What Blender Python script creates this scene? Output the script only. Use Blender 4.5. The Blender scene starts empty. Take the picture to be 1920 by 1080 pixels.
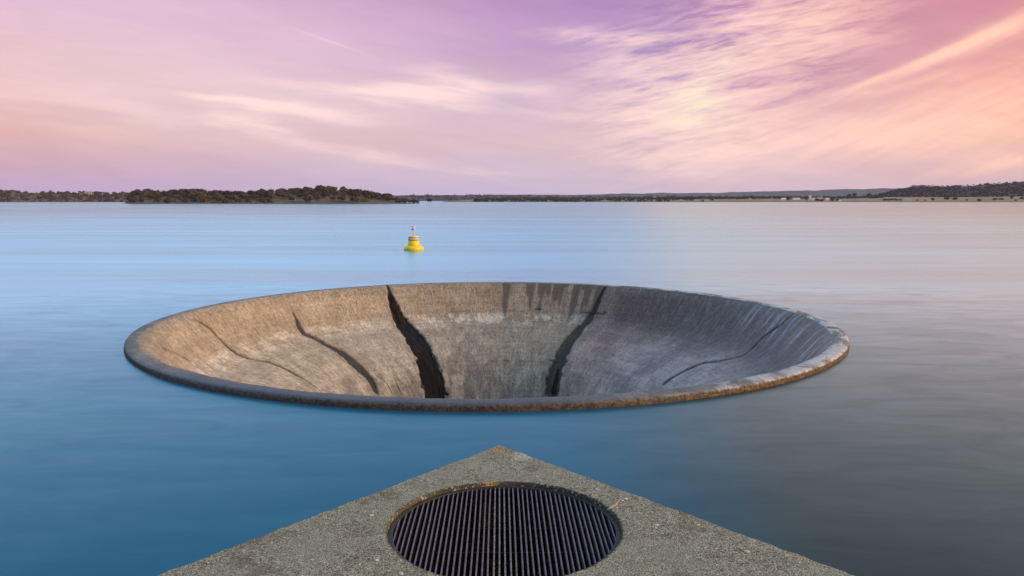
import bpy, bmesh, math, random
import numpy as np
from mathutils import Vector

random.seed(7)
rng = np.random.default_rng(7)
scene = bpy.context.scene
COL = scene.collection
R_ = math.radians

# ------------------------------------------------------------------ camera
H = 5.5                       # camera height above the water, metres
F = 1430.0                    # focal length in pixels of a 1920 wide frame
HORIZON = 374.0
PITCH = math.atan((540 - HORIZON) / F)
FW = np.array([0, math.cos(PITCH), -math.sin(PITCH)])
UP = np.array([0, math.sin(PITCH), math.cos(PITCH)])
RT = np.array([1.0, 0, 0])
cam_d = bpy.data.cameras.new('camera')
cam_d.sensor_width = 36.0
cam_d.lens = 36.0 * F / 1920.0
cam_d.clip_start = 0.1
cam_d.clip_end = 60000
cam = bpy.data.objects.new('camera', cam_d)
COL.objects.link(cam)
cam.location = (0, 0, H)
cam.rotation_euler = (math.pi / 2 - PITCH, 0, 0)
scene.camera = cam


def ray(px, py):
    return (px - 960) / F * RT + (540 - py) / F * UP + FW


def on_plane(px, py, z):
    d = ray(px, py)
    return np.array([0, 0, H]) + d * ((z - H) / d[2])


def at_depth(px, py, y):
    d = ray(px, py)
    return np.array([0, 0, H]) + d * (y / d[1])


# ------------------------------------------------------------------ helpers
def lin(r, g, b):
    f = lambda c: (c / 12.92 if c <= 0.04045 else ((c + 0.055) / 1.055) ** 2.4)
    return (f(r / 255), f(g / 255), f(b / 255), 1)


class G:
    """Small node-graph helper."""
    def __init__(self, nt):
        self.nt = nt
        nt.nodes.clear()

    def new(self, t, **kw):
        n = self.nt.nodes.new(t)
        for k, v in kw.items():
            setattr(n, k, v)
        return n

    def put(self, sock, v):
        if isinstance(v, bpy.types.NodeSocket):
            self.nt.links.new(v, sock)
        elif v is not None:
            if isinstance(v, (tuple, list)) and len(v) == 3 and sock.type == 'RGBA':
                v = (*v, 1)
            sock.default_value = v

    def m(self, op, a, b=None, c=None, clamp=False):
        n = self.new('ShaderNodeMath', operation=op, use_clamp=clamp)
        self.put(n.inputs[0], a); self.put(n.inputs[1], b)
        if c is not None: self.put(n.inputs[2], c)
        return n.outputs[0]

    def v(self, op, a, b=None, out=0):
        n = self.new('ShaderNodeVectorMath', operation=op)
        self.put(n.inputs[0], a)
        if b is not None: self.put(n.inputs[1], b)
        return n.outputs[out]

    def mix(self, f, a, b, blend='MIX'):
        n = self.new('ShaderNodeMix', data_type='RGBA', blend_type=blend)
        self.put(n.inputs[0], f); self.put(n.inputs[6], a); self.put(n.inputs[7], b)
        return n.outputs[2]

    def rng(self, x, a, b, c=0.0, d=1.0, smooth=True):
        n = self.new('ShaderNodeMapRange', interpolation_type='SMOOTHSTEP' if smooth else 'LINEAR')
        self.put(n.inputs[0], x)
        for i, q in enumerate((a, b, c, d)): self.put(n.inputs[i + 1], q)
        return n.outputs[0]

    def ramp(self, x, stops, mode='LINEAR'):
        n = self.new('ShaderNodeValToRGB')
        cr = n.color_ramp; cr.interpolation = mode
        stops = sorted(stops, key=lambda s: s[0])
        while len(cr.elements) < len(stops): cr.elements.new(0.5)
        for e, (p, c) in zip(cr.elements, stops):
            e.position = p
            e.color = c if len(c) == 4 else (*c, 1)
        self.put(n.inputs[0], x)
        return n.outputs[0]

    def noise(self, vec, scale, detail=4, rough=0.55, dist=0.0, col=False, dim='3D'):
        n = self.new('ShaderNodeTexNoise', noise_dimensions=dim)
        self.put(n.inputs['Vector'], vec)
        self.put(n.inputs['Scale'], scale); self.put(n.inputs['Detail'], detail)
        self.put(n.inputs['Roughness'], rough); self.put(n.inputs['Distortion'], dist)
        return n.outputs['Color' if col else 'Fac']

    def voro(self, vec, scale, feature='F1', out='Distance', rand=1.0):
        n = self.new('ShaderNodeTexVoronoi', feature=feature)
        self.put(n.inputs['Vector'], vec); self.put(n.inputs['Scale'], scale)
        self.put(n.inputs['Randomness'], rand)
        return n.outputs[out]

    def attr(self, name, out='Fac'):
        return self.new('ShaderNodeAttribute', attribute_name=name).outputs[out]

    def xyz(self, x, y, z):
        n = self.new('ShaderNodeCombineXYZ')
        self.put(n.inputs[0], x); self.put(n.inputs[1], y); self.put(n.inputs[2], z)
        return n.outputs[0]

    def sep(self, v):
        n = self.new('ShaderNodeSeparateXYZ'); self.put(n.inputs[0], v)
        return n.outputs[0], n.outputs[1], n.outputs[2]

    def mapping(self, v, loc=(0, 0, 0), rot=(0, 0, 0), sc=(1, 1, 1), kind='POINT'):
        n = self.new('ShaderNodeMapping', vector_type=kind)
        self.put(n.inputs[0], v)
        n.inputs[1].default_value = loc; n.inputs[2].default_value = rot; n.inputs[3].default_value = sc
        return n.outputs[0]

    def bump(self, h, strength, dist):
        n = self.new('ShaderNodeBump')
        n.inputs['Strength'].default_value = strength
        n.inputs['Distance'].default_value = dist
        self.put(n.inputs['Height'], h)
        return n.outputs[0]


def material(name):
    m = bpy.data.materials.new(name)
    m.use_nodes = True
    g = G(m.node_tree)
    out = g.new('ShaderNodeOutputMaterial')
    p = g.new('ShaderNodeBsdfPrincipled')
    m.node_tree.links.new(p.outputs[0], out.inputs[0])
    return m, g, p


def principled(g, p, color=None, rough=0.8, normal=None, spec=None, metal=None):
    g.put(p.inputs['Base Color'], color); g.put(p.inputs['Roughness'], rough)
    if normal is not None: g.put(p.inputs['Normal'], normal)
    if spec is not None: g.put(p.inputs['Specular IOR Level'], spec)
    if metal is not None: g.put(p.inputs['Metallic'], metal)


def np_mesh(name, verts, quads, smooth=True):
    me = bpy.data.meshes.new(name)
    verts = np.asarray(verts, dtype=np.float32); quads = np.asarray(quads, dtype=np.int32)
    n = quads.shape[1]
    me.vertices.add(len(verts)); me.vertices.foreach_set('co', verts.ravel())
    me.loops.add(quads.size); me.loops.foreach_set('vertex_index', quads.ravel())
    me.polygons.add(len(quads))
    me.polygons.foreach_set('loop_start', np.arange(0, quads.size, n, dtype=np.int32))
    me.polygons.foreach_set('use_smooth', np.full(len(quads), smooth))
    me.update(calc_edges=True); me.validate()
    return me


def link(name, me, mat=None, parent=None):
    o = bpy.data.objects.new(name, me)
    COL.objects.link(o)
    if mat is not None and not me.materials: me.materials.append(mat)
    if parent is not None: o.parent = parent
    return o


def tag(o, label=None, cat=None, group=None, kind=None):
    if label: o['label'] = label
    if cat: o['category'] = cat
    if group: o['group'] = group
    if kind: o['kind'] = kind
    return o


def empty(name, loc, rz=0.0):
    o = bpy.data.objects.new(name, None)
    o.empty_display_size = 0.2
    COL.objects.link(o)
    o.location = loc; o.rotation_euler = (0, 0, rz)
    return o


def from_bm(name, bm, mat=None, parent=None, smooth=False):
    me = bpy.data.meshes.new(name)
    bmesh.ops.recalc_face_normals(bm, faces=bm.faces[:])
    bm.to_mesh(me); bm.free()
    for f in me.polygons: f.use_smooth = smooth
    return link(name, me, mat, parent)


def bm_box(bm, x0, x1, y0, y1, z0, z1):
    vs = [bm.verts.new((x, y, z)) for z in (z0, z1) for x, y in ((x0, y0), (x1, y0), (x1, y1), (x0, y1))]
    for q in ((0, 3, 2, 1), (4, 5, 6, 7), (0, 1, 5, 4), (1, 2, 6, 5), (2, 3, 7, 6), (3, 0, 4, 7)):
        bm.faces.new([vs[i] for i in q])


def bm_tube(bm, pts, radii, seg=8):
    rings = []
    for i, p in enumerate(pts):
        p = Vector(p)
        a = Vector(pts[max(i - 1, 0)]); b = Vector(pts[min(i + 1, len(pts) - 1)])
        t = (b - a).normalized()
        s = t.cross(Vector((0, 0, 1)) if abs(t.z) < 0.9 else Vector((1, 0, 0))).normalized()
        u = s.cross(t)
        rings.append([bm.verts.new(p + (s * math.cos(2 * math.pi * k / seg) + u * math.sin(2 * math.pi * k / seg)) * radii[i]) for k in range(seg)])
    for A, B in zip(rings, rings[1:]):
        for k in range(seg):
            bm.faces.new((A[k], A[(k + 1) % seg], B[(k + 1) % seg], B[k]))
    bm.faces.new(rings[0][::-1]); bm.faces.new(rings[-1])


def bm_lathe(bm, prof, seg=32):
    rings = []
    for r, z in prof:
        rings.append([bm.verts.new((r * math.cos(2 * math.pi * k / seg), r * math.sin(2 * math.pi * k / seg), z)) for k in range(seg)])
    for A, B in zip(rings, rings[1:]):
        for k in range(seg):
            bm.faces.new((A[k], A[(k + 1) % seg], B[(k + 1) % seg], B[k]))
    bm.faces.new(rings[0][::-1]); bm.faces.new(rings[-1])


def vnoise(n, m, seed):
    """Smooth 1-D/2-D value noise sampled on arrays n, m (numpy)."""
    i = np.floor(n).astype(int); j = np.floor(m).astype(int)
    fx = n - i; fy = m - j
    fx = fx * fx * (3 - 2 * fx); fy = fy * fy * (3 - 2 * fy)
    def hsh(a, b):
        t = np.sin(a * 127.1 + b * 311.7 + seed * 74.7) * 43758.5453
        return t - np.floor(t)
    return (hsh(i, j) * (1 - fx) + hsh(i + 1, j) * fx) * (1 - fy) + (hsh(i, j + 1) * (1 - fx) + hsh(i + 1, j + 1) * fx) * fy


def fbm(n, m, seed, octv=4):
    s = 0; a = 0.5
    for k in range(octv):
        s = s + a * vnoise(n * 2 ** k, m * 2 ** k, seed + k * 3.1); a *= 0.5
    return s


# ------------------------------------------------------------------ sky
SUN_AZ, SUN_EL = 108.0, 14.0       # degrees right of the view direction, degrees up
world = bpy.data.worlds.new('World')
scene.world = world
world.use_nodes = True
g = G(world.node_tree)
wout = g.new('ShaderNodeOutputWorld')
bg = g.new('ShaderNodeBackground')
g.nt.links.new(bg.outputs[0], wout.inputs[0])
D = g.v('NORMALIZE', g.new('ShaderNodeTexCoord').outputs['Generated'])
dx, dy, dz = g.sep(D)
az = g.m('MULTIPLY', g.m('ARCTAN2', dx, dy), 180 / math.pi)
el = g.m('MULTIPLY', g.m('ARCSINE', dz), 180 / math.pi)
azf = g.m('MULTIPLY_ADD', az, 1 / 360, 0.5)


def row(cols, left, right, back):
    """cols: colours at the frame's azimuths; left/right: colours well beside the frame; back: behind the camera."""
    azs = [-34, -25, -14, 0, 10.5, 22, 34]
    st = [((a + 180) / 360, lin(*c)) for a, c in zip(azs, cols)]
    st += [(0.0, (*back, 1)), (1.0, (*back, 1)), (0.25, (*left, 1)), (0.78, (*right, 1)), (0.90, (*back, 1))]
    return g.ramp(azf, st, 'EASE' if False else 'LINEAR')


def row2(cols, left, right, back):
    inv = lambda v: 255 * (v * 12.92 if v <= .0031308 else 1.055 * v ** (1 / 2.4) - .055)
    return row([tuple(inv(v) for v in c) for c in cols], left, right, back)


ROWS = [
    (0.3, row([(192, 158, 198), (197, 166, 204), (204, 180, 211), (204, 187, 214), (212, 188, 206), (219, 188, 202), (222, 184, 196)],
              (.42, .34, .52), (1.15, .62, .36), (.34, .33, .46))),
    (4.0, row([(228, 180, 176), (224, 186, 186), (224, 191, 197), (222, 191, 198), (224, 190, 196), (232, 190, 190), (245, 192, 170)],
              (.55, .42, .56), (1.25, .66, .36), (.36, .36, .5))),
    (7.2, row([(240, 200, 198), (237, 204, 207), (230, 200, 209), (215, 188, 206), (207, 172, 195), (216, 163, 179), (240, 170, 156)],
              (.55, .45, .62), (1.1, .62, .4), (.36, .4, .56))),
    (10.8, row([(232, 193, 208), (232, 196, 212), (226, 190, 212), (198, 162, 200), (177, 144, 190), (207, 150, 172), (222, 155, 160)],
               (.5, .45, .7), (.85, .56, .45), (.36, .42, .62))),
    (14.5, row([(220, 182, 212), (220, 182, 212), (214, 174, 207), (190, 149, 195), (170, 131, 188), (205, 136, 164), (212, 136, 150)],
               (.42, .5, .85), (.7, .55, .5), (.34, .44, .68))),
    (17.8, row2([(.66, 1.18, 1.72)] * 3 + [(.62, 1.06, 1.55), (.76, .92, 1.12), (1.06, 1.06, 1.15), (1.08, 1.07, 1.15)],
               (.74, 1.28, 1.80), (.75, .68, .66), (.34, .46, .74))),
    (24.0, row2([(.62, 1.14, 1.66)] * 3 + [(.58, 1.02, 1.5), (.72, .88, 1.06), (.92, .95, 1.01), (.93, .95, 1.00)],
               (.66, 1.20, 1.74), (.66, .63, .63), (.34, .46, .76))),
    (33.0, row2([(.28, .62, 1.0)] * 3 + [(.28, .56, .86), (.38, .46, .56), (.43, .44, .46), (.43, .44, .46)],
               (.32, .70, 1.15), (.56, .55, .57), (.34, .48, .78))),
    (75.0, row2([(.34, .46, .66)] * 7, (.3, .45, .68), (.42, .46, .56), (.32, .45, .68))),
]
sky = ROWS[0][1]
for (e0, _), (e1, c1) in zip(ROWS, ROWS[1:]):
    sky = g.mix(g.rng(el, e0, e1, smooth=False), sky, c1)

# clouds: soft streaks placed by direction, broken up by stretched noise
fwd = g.m('MAXIMUM', dy, 0.02)
tx = g.m('DIVIDE', dx, fwd)
ty = g.m('DIVIDE', dz, fwd)
T = g.xyz(tx, ty, 0.0)
infront = g.rng(dy, 0.05, 0.3)


def tpos(px, py):
    d = ray(px, py)
    return d[0] / d[1], d[2] / d[1]


warp = g.v('SUBTRACT', g.noise(g.mapping(T, sc=(5, 26, 1)), 1.6, 3, 0.6, 0.0, col=True), (0.5, 0.5, 0.5))
warp = g.v('MULTIPLY', warp, (0.08, 0.020, 0.0))
TW = g.v('ADD', T, warp)


def brush(px, py, lx, ly, deg, amp, vec=None):
    cx, cy = tpos(px, py)
    q = g.mapping(vec if vec is not None else TW, loc=(cx, cy, 0), rot=(0, 0, R_(deg)), sc=(lx / F, ly / F, 1), kind='TEXTURE')
    q = g.v('MULTIPLY', q, (1, 1, 0))
    return g.m('MULTIPLY', g.m('POWER', math.e, g.m('MULTIPLY', g.v('DOT_PRODUCT', q, q, out=1), -1.0)), amp)


def total(bs):
    s = bs[0]
    for b in bs[1:]: s = g.m('ADD', s, b)
    return s


# (pixel of the 1920 frame only names a direction; lengths likewise)
big = total([
    brush(1320, 180, 150, 105, 20, 1.1), brush(1400, 110, 150, 56, 20, 1.0), brush(1500, 30, 170, 52, 22, .95),
    brush(1370, 20, 90, 24, 10, .6), brush(1180, 72, 120, 11, -3, .75), brush(1290, 95, 150, 20, 6, .55),
    brush(1240, 135, 100, 16, 4, .5), brush(1300, 235, 140, 38, 0, .6), brush(1300, 285, 120, 24, 4, .5),
    brush(1500, 130, 120, 50, 14, .3), brush(1600, 65, 60, 22, 6, .22)])
wisp = total([
    brush(425, 189, 75, 9, -8, 1.2), brush(560, 207, 120, 13, -6, .8), brush(460, 230, 75, 15, -14, .75),
    brush(640, 275, 190, 13, -13, .6), brush(840, 160, 90, 26, 3, 1.0), brush(700, 172, 160, 14, -4, .5),
    brush(780, 190, 120, 10, -8, .4), brush(1010, 165, 60, 12, 2, .55), brush(900, 322, 60, 8, -3, .4),
    brush(1130, 215, 120, 22, -3, .35), brush(620, 78, 62, 2.2, -19, .16, T), brush(180, 210, 260, 30, -8, .18)])
band = total([
    brush(1800, 88, 170, 9, 23, 1.7, T), brush(1905, 45, 110, 18, 25, .9, T), brush(1660, 142, 80, 5, 20, .8, T),
    brush(1830, 190, 260, 50, 14, .6), brush(1780, 245, 300, 40, 8, .55), brush(1700, 160, 160, 9, 12, .4),
    brush(1900, 300, 160, 16, 10, .7), brush(1560, 250, 220, 30, 3, .4)])
def streak(deg, sx, sy, **k):
    v = g.mapping(T, rot=(0, 0, R_(deg)), sc=(1 / sx, 1 / sy, 1), kind='TEXTURE')
    return g.noise(v, 1.0, k.get('detail', 5), k.get('rough', .6), k.get('dist', .3))


fan = streak(11, 6.0, 42, detail=6, dist=.5)
fan2 = streak(15, 15, 105)
fan3 = streak(5, 30, 210, detail=3)
soft = streak(-8, 4.5, 34)
bandt = streak(23, 9, 90)
tex_big = g.m('ADD', g.m('MULTIPLY', g.rng(fan, .36, .60), .62), g.m('ADD', g.m('MULTIPLY', g.rng(fan2, .36, .66), .42), g.m('MULTIPLY', g.m('SUBTRACT', g.rng(fan3, .3, .7), .5), .28)))
tex_wisp = g.m('ADD', .26, g.m('MULTIPLY', g.rng(soft, .36, .64), .78))
tex_band = g.m('ADD', .50, g.m('MULTIPLY', g.rng(bandt, .34, .66), .55))
big = g.m('SUBTRACT', 1.0, g.m('POWER', math.e, g.m('MULTIPLY', big, -1.5)))
big = g.m('MULTIPLY', big, 1.1)
dens = total([g.m('MULTIPLY', big, tex_big), g.m('MULTIPLY', wisp, tex_wisp), g.m('MULTIPLY', band, tex_band)])
dens = g.m('MULTIPLY', g.m('MULTIPLY', dens, infront), 0.95)
dens = g.m('SUBTRACT', 1.0, g.m('POWER', math.e, g.m('MULTIPLY', dens, -1.35)))      # soft shoulder
hot = lambda *c: tuple(1.17 * v for v in lin(*c)[:3]) + (1,)
cloudcol = g.mix(g.rng(tx, .02, .66), hot(255, 221, 212), hot(255, 200, 174))
core = total([brush(1305, 185, 62, 58, 12, 1.1), brush(1385, 95, 80, 26, 20, .3)])
cloudcol = g.mix(g.m('MULTIPLY', core, g.rng(fan, .3, .62), clamp=True), cloudcol, hot(255, 236, 202))
sky = g.mix(dens, sky, cloudcol)
# faint overall streaks so that no part of the sky is a clean ramp
veil = g.rng(soft, .3, .7, .955, 1.045)
sky = g.v('MULTIPLY', sky, g.xyz(veil, veil, veil))
nish = g.new('ShaderNodeTexSky', sky_type='NISHITA')
nish.sun_disc = False
nish.sun_elevation = R_(SUN_EL); nish.sun_rotation = R_(SUN_AZ)
sky = g.v('ADD', sky, g.v('MULTIPLY', nish.outputs[0], (0.0012, 0.0012, 0.0012)))
g.put(bg.inputs[0], sky)
bg.inputs[1].default_value = 1.0

sun_d = bpy.data.lights.new('sun', 'SUN')
sun_d.energy = 3.4
sun_d.angle = R_(18)
sun_d.color = (1.0, 0.70, 0.43)
sun = bpy.data.objects.new('sun', sun_d)
COL.objects.link(sun)
sd = Vector((math.sin(R_(SUN_AZ)) * math.cos(R_(SUN_EL)), math.cos(R_(SUN_AZ)) * math.cos(R_(SUN_EL)), math.sin(R_(SUN_EL))))
sun.rotation_euler = (-sd).to_track_quat('-Z', 'Y').to_euler()
sun.location = (60, -20, 40)

# ------------------------------------------------------------------ bell-mouth spillway
S = H / 4.0
CX, CY = -0.686 * S, 24.95 * S
PROF = np.array([(10.86, -1.2), (10.86, -.3), (10.855, 0.0), (10.85, .06), (10.845, .105), (10.815, .137), (10.74, .152), (10.6, .160), (10.46, .150), (10.35, .11),
                 (10.23, .02), (10.08, -.13), (9.85, -.42), (9.5, -.82), (9.2, -1.1), (8.88, -1.33), (8.5, -1.51), (8.0, -1.69),
                 (7.35, -1.93), (6.65, -2.26), (6.0, -2.69), (5.5, -3.16), (5.1, -3.7), (4.8, -4.5), (4.6, -6), (4.55, -9)]) * S


def resample(P, n):
    # Catmull-Rom through the profile, then even steps
    out = []
    for i in range(len(P) - 1):
        p0 = P[max(i - 1, 0)]; p1 = P[i]; p2 = P[i + 1]; p3 = P[min(i + 2, len(P) - 1)]
        for t in np.linspace(0, 1, 24, endpoint=False):
            out.append(0.5 * ((2 * p1) + (-p0 + p2) * t + (2 * p0 - 5 * p1 + 4 * p2 - p3) * t * t + (-p0 + 3 * p1 - 3 * p2 + p3) * t ** 3))
    out.append(P[-1]); out = np.array(out)
    s = np.concatenate([[0], np.cumsum(np.linalg.norm(np.diff(out, axis=0), axis=1))])
    q = np.linspace(0, s[-1], n)
    return np.stack([np.interp(q, s, out[:, 0]), np.interp(q, s, out[:, 1])], 1), q


PR, ARC = resample(PROF, 300)
keep = PR[:, 1] > -5.0 * S
keep[0:1] = True
# thin out the dark deep throat
idx = np.concatenate([np.where(keep)[0], np.where(~keep)[0][::8], [len(PR) - 1]])
idx = np.unique(idx)
PR = PR[idx]; ARC = ARC[idx]
SPLIT = int(np.argmin(np.abs(PR[:, 0] - 10.42 * S) + (ARC < 1.75 * S) * 99))   # rim | bowl
inner_r = PR[SPLIT - 20:, 0][::-1]; inner_z = PR[SPLIT - 20:, 1][::-1]; inner_a = ARC[SPLIT - 20:][::-1]


def hit_bowl(px, py):
    """Where the line of sight meets the far inner wall: azimuth (0 = straight away from the camera), arc length, range."""
    d = ray(px, py)
    t = np.linspace(CY - 10.6 * S, CY + 10.9 * S, 6000) / d[1]
    P = np.array([0, 0, H])[None] + t[:, None] * d[None]
    r = np.hypot(P[:, 0] - CX, P[:, 1] - CY)
    zz = np.interp(r, inner_r, inner_z)
    below = (P[:, 2] < zz) & (P[:, 1] > CY - 9.0 * S)
    k = int(np.argmax(below)) if below.any() else int(np.argmin(np.abs(P[:, 2] - zz) + (P[:, 1] < CY) * 99))
    return math.atan2(P[k, 0] - CX, P[k, 1] - CY), float(np.interp(r[k], inner_r, inner_a)), float(r[k]), P[k, 1]


NA = 1500
phi = np.linspace(0, 2 * np.pi, NA, endpoint=False) + math.pi       # seam on the near side
PHI = (phi + math.pi) % (2 * math.pi) - math.pi

CRACKS = {
    'A': (.8, [(303, 652, 1.5), (320, 658, 1.5), (340, 668, 2), (351, 674, 2.5)]),
    'B': (1.0, [(369, 600, 2.5), (395, 617, 3.5), (412, 635, 4.5), (425, 648, 5), (445, 662, 5.5), (465, 670, 4.5), (480, 674, 3.5),
                (500, 677, 4.5), (520, 684, 6), (540, 693, 6), (555, 702, 3.5), (567, 708, 2), (580, 716, 2), (592, 725, 2)]),
    'C': (.8, [(550, 586, 2), (556, 597, 4), (560, 610, 9), (570, 625, 13), (590, 634, 12), (610, 645, 13), (640, 660, 17), (660, 676, 19),
               (680, 695, 18), (695, 712, 15), (705, 733, 12)]),
    'D': (1.0, [(723, 534, 2), (730, 545, 5), (733, 555, 11), (739, 575, 19), (750, 597, 23), (760, 612, 29), (775, 630, 36), (790, 652, 37),
                (800, 675, 38), (808, 700, 40), (813, 720, 42), (816, 737, 43)]),
    'E': (.8, [(1138, 536, 4), (1130, 545, 5), (1122, 562, 9), (1115, 580, 11), (1105, 595, 14), (1092, 610, 16), (1078, 625, 20),
               (1066, 640, 20), (1055, 660, 22), (1048, 680, 24), (1040, 700, 25), (1034, 735, 26)]),
    'G': (1.0, [(1046, 690, 5), (1042, 710, 9), (1037, 735, 13)]),
    'F': (1.0, [(1484, 592, 1.5), (1468, 606, 3), (1450, 618, 3), (1430, 633, 2.6), (1410, 653, 2.6), (1395, 666, 2.4), (1375, 672, 3),
                (1350, 676, 4), (1320, 680, 5), (1300, 687, 5), (1280, 697, 5), (1260, 708, 6), (1245, 719, 6)]),
}
npf = len(PR)
A2, S2 = np.meshgrid(PHI, ARC, indexing='ij')           # (NA, npf)
R2 = np.broadcast_to(PR[:, 0][None], A2.shape)
Z2 = np.broadcast_to(PR[:, 1][None], A2.shape)
crack = np.zeros(A2.shape)
halo = np.zeros(A2.shape)
edge_n = (fbm(A2 * 60, S2 * 3.0, 3) - .47) * 1.0
for key, (amp, pts) in CRACKS.items():
    pl = []
    for px, py, w in pts:
        a, s, r, yy = hit_bowl(px, py)
        pl.append((a, s, max(w * (1.5 if key in 'ABF' else 1.05), 3.0) / F * yy * 0.5, r))
    best = np.full(A2.shape, 9e9)
    for (a0, s0, w0, r0), (a1, s1, w1, r1) in zip(pl, pl[1:]):
        rm = (r0 + r1) / 2
        ux, uy = (a1 - a0) * rm, s1 - s0
        L2 = ux * ux + uy * uy + 1e-9
        qx = (A2 - a0) * rm; qy = S2 - s0
        t = np.clip((qx * ux + qy * uy) / L2, 0, 1)
        dd = np.hypot(qx - t * ux, qy - t * uy) - (w0 + (w1 - w0) * t) * (1 + .75 * edge_n)
        best = np.minimum(best, dd)
    halo = np.maximum(halo, np.exp(-np.maximum(best, 0) / (.10 if key in 'ABF' else .22)) * (.55 + .9 * (fbm(A2 * 90, S2 * .8, 27) - .47)))
    crack = np.maximum(crack, amp * np.clip(0.5 - best / 0.05, 0, 1))
# brown runs hanging from the crest on the far wall
runs = np.zeros(A2.shape)
RUNS = [(945, 598, 9), (952, 560, 5), (993, 583, 8), (990, 555, 10), (1012, 560, 16), (1010, 588, 7), (1025, 556, 12), (1046, 578, 8), (1040, 565, 14), (1066, 602, 12),
        (1072, 575, 10), (1088, 592, 7), (1098, 575, 9), (1109, 585, 6), (1118, 560, 9), (835, 548, 3), (1052, 540, 26), (1100, 546, 26), (1120, 566, 20), (1084, 596, 4), (1128, 552, 14)]
for px, py, w in RUNS:
    a, s, r, yy = hit_bowl(px, py)
    s_top = float(np.interp(10.3 * S, inner_r, inner_a))
    half = w / F * yy * 0.5
    f = np.clip((S2 - s_top) / max(s - s_top, .05), 0, 2)
    wid = half * np.clip(1.05 - f ** 3 * .8, 0.05, 1.1)
    dist = np.abs((A2 - a) * r + .10 * (fbm(A2 * 50, S2 * 1.5, 9) - .47) * 2) - wid
    m = np.clip(.5 - dist / .10, 0, 1) * np.clip((1.0 - f) / .18 + .5 + 2.2 * (fbm(A2 * 130, S2 * 1.2, 5) - .5), 0, 1)
    runs = np.maximum(runs, m * .9)
# construction joints, chipped here and there
joint = np.zeros(A2.shape)
for (jx, jy) in ((960, 581), (960, 676), (960, 703)):
    a, s, r, yy = hit_bowl(jx, jy)
    wob = .05 * (fbm(A2 * 20, A2 * 0 + 3, 4) - .5)
    j = np.clip(1 - np.abs(S2 - s - wob) / .035, 0, 1) * np.clip((fbm(A2 * 26, A2 * 0 + jy, 8) - .46) * 7, 0.10, .8) * np.clip(1.5 - np.abs(A2 - .22) / .35, 0, 1)
    joint = np.maximum(joint, j)
for (jx, jy, wx, wh) in ((1010, 580, 9, 1.8), (1112, 587, 28, 1.6), (1134, 587, 4, 2.6), (1040, 676, 14, 1.8), (740, 722, 45, 0)):
    a, s, r, yy = hit_bowl(jx, jy)
    if wh:
        m = np.clip(1.2 - np.abs((A2 - a) * r) / (wx / F * yy), 0, 1) * np.clip(1.3 - np.abs(S2 - s + .06 * (fbm(A2 * 40, S2, 2) - .5)) / (wh / F * yy * 1.6), 0, 1)
        joint = np.maximum(joint, np.clip(m * 1.5, 0, 1))
    else:   # row of dark drips low on the left
        m = np.clip(1.2 - np.abs((A2 - a) * r) / (wx / F * yy), 0, 1) * np.clip((fbm(A2 * 110, A2 * 0 + 1, 6) - .52) * 14, 0, 1) * np.clip(1.3 - np.abs(S2 - s - .2) / .55, 0, 1)
        joint = np.maximum(joint, np.clip(m, 0, 1) * .9)

# slight unevenness of the cast surface; the cracks are shallow grooves; the lip is worn
und = (fbm(A2 * 9, S2 * .35, 12) - .47) * .10 + (fbm(A2 * 40, S2 * 1.2, 15) - .47) * .035
inside = np.clip((S2 - ARC[SPLIT] + .3) / .5, 0, 1)
depth = und * inside - .11 * crack * inside + (fbm(A2 * 70, S2 * 3, 21) - .47) * .014
dP = np.gradient(PR, axis=0); dP /= np.linalg.norm(dP, axis=1)[:, None]
nr, nz = -dP[:, 1], dP[:, 0]            # towards the open side
if nz[SPLIT + 60] < 0: nr, nz = -nr, -nz
RR = R2 + nr[None] * depth
ZZ = Z2 + nz[None] * depth
VX = RR * np.sin(A2); VY = RR * np.cos(A2)
V = np.stack([VX, VY, ZZ], -1)


def ring_mesh(name, j0, j1, parent, mat):
    nj = j1 - j0
    vv = V[:, j0:j1].reshape(-1, 3)
    i = np.arange(NA)[:, None]; j = np.arange(nj - 1)[None]
    i2 = (i + 1) % NA
    q = np.stack([i * nj + j, i2 * nj + j, i2 * nj + j + 1, i * nj + j + 1], -1).reshape(-1, 4)
    me = np_mesh(name, vv, q)
    for nm, arr in (('crack', crack), ('halo', halo), ('runs', runs), ('joint', joint), ('arc', S2), ('ang', A2)):
        at = me.attributes.new(nm, 'FLOAT', 'POINT')
        at.data.foreach_set('value', np.ascontiguousarray(arr[:, j0:j1]).astype(np.float32).ravel())
    dv = np.stack([np.sin(A2), np.cos(A2), S2], -1)[:, j0:j1]
    at = me.attributes.new('dirarc', 'FLOAT_VECTOR', 'POINT')
    at.data.foreach_set('vector', np.ascontiguousarray(dv).astype(np.float32).ravel())
    return link(name, me, mat, parent)


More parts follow.
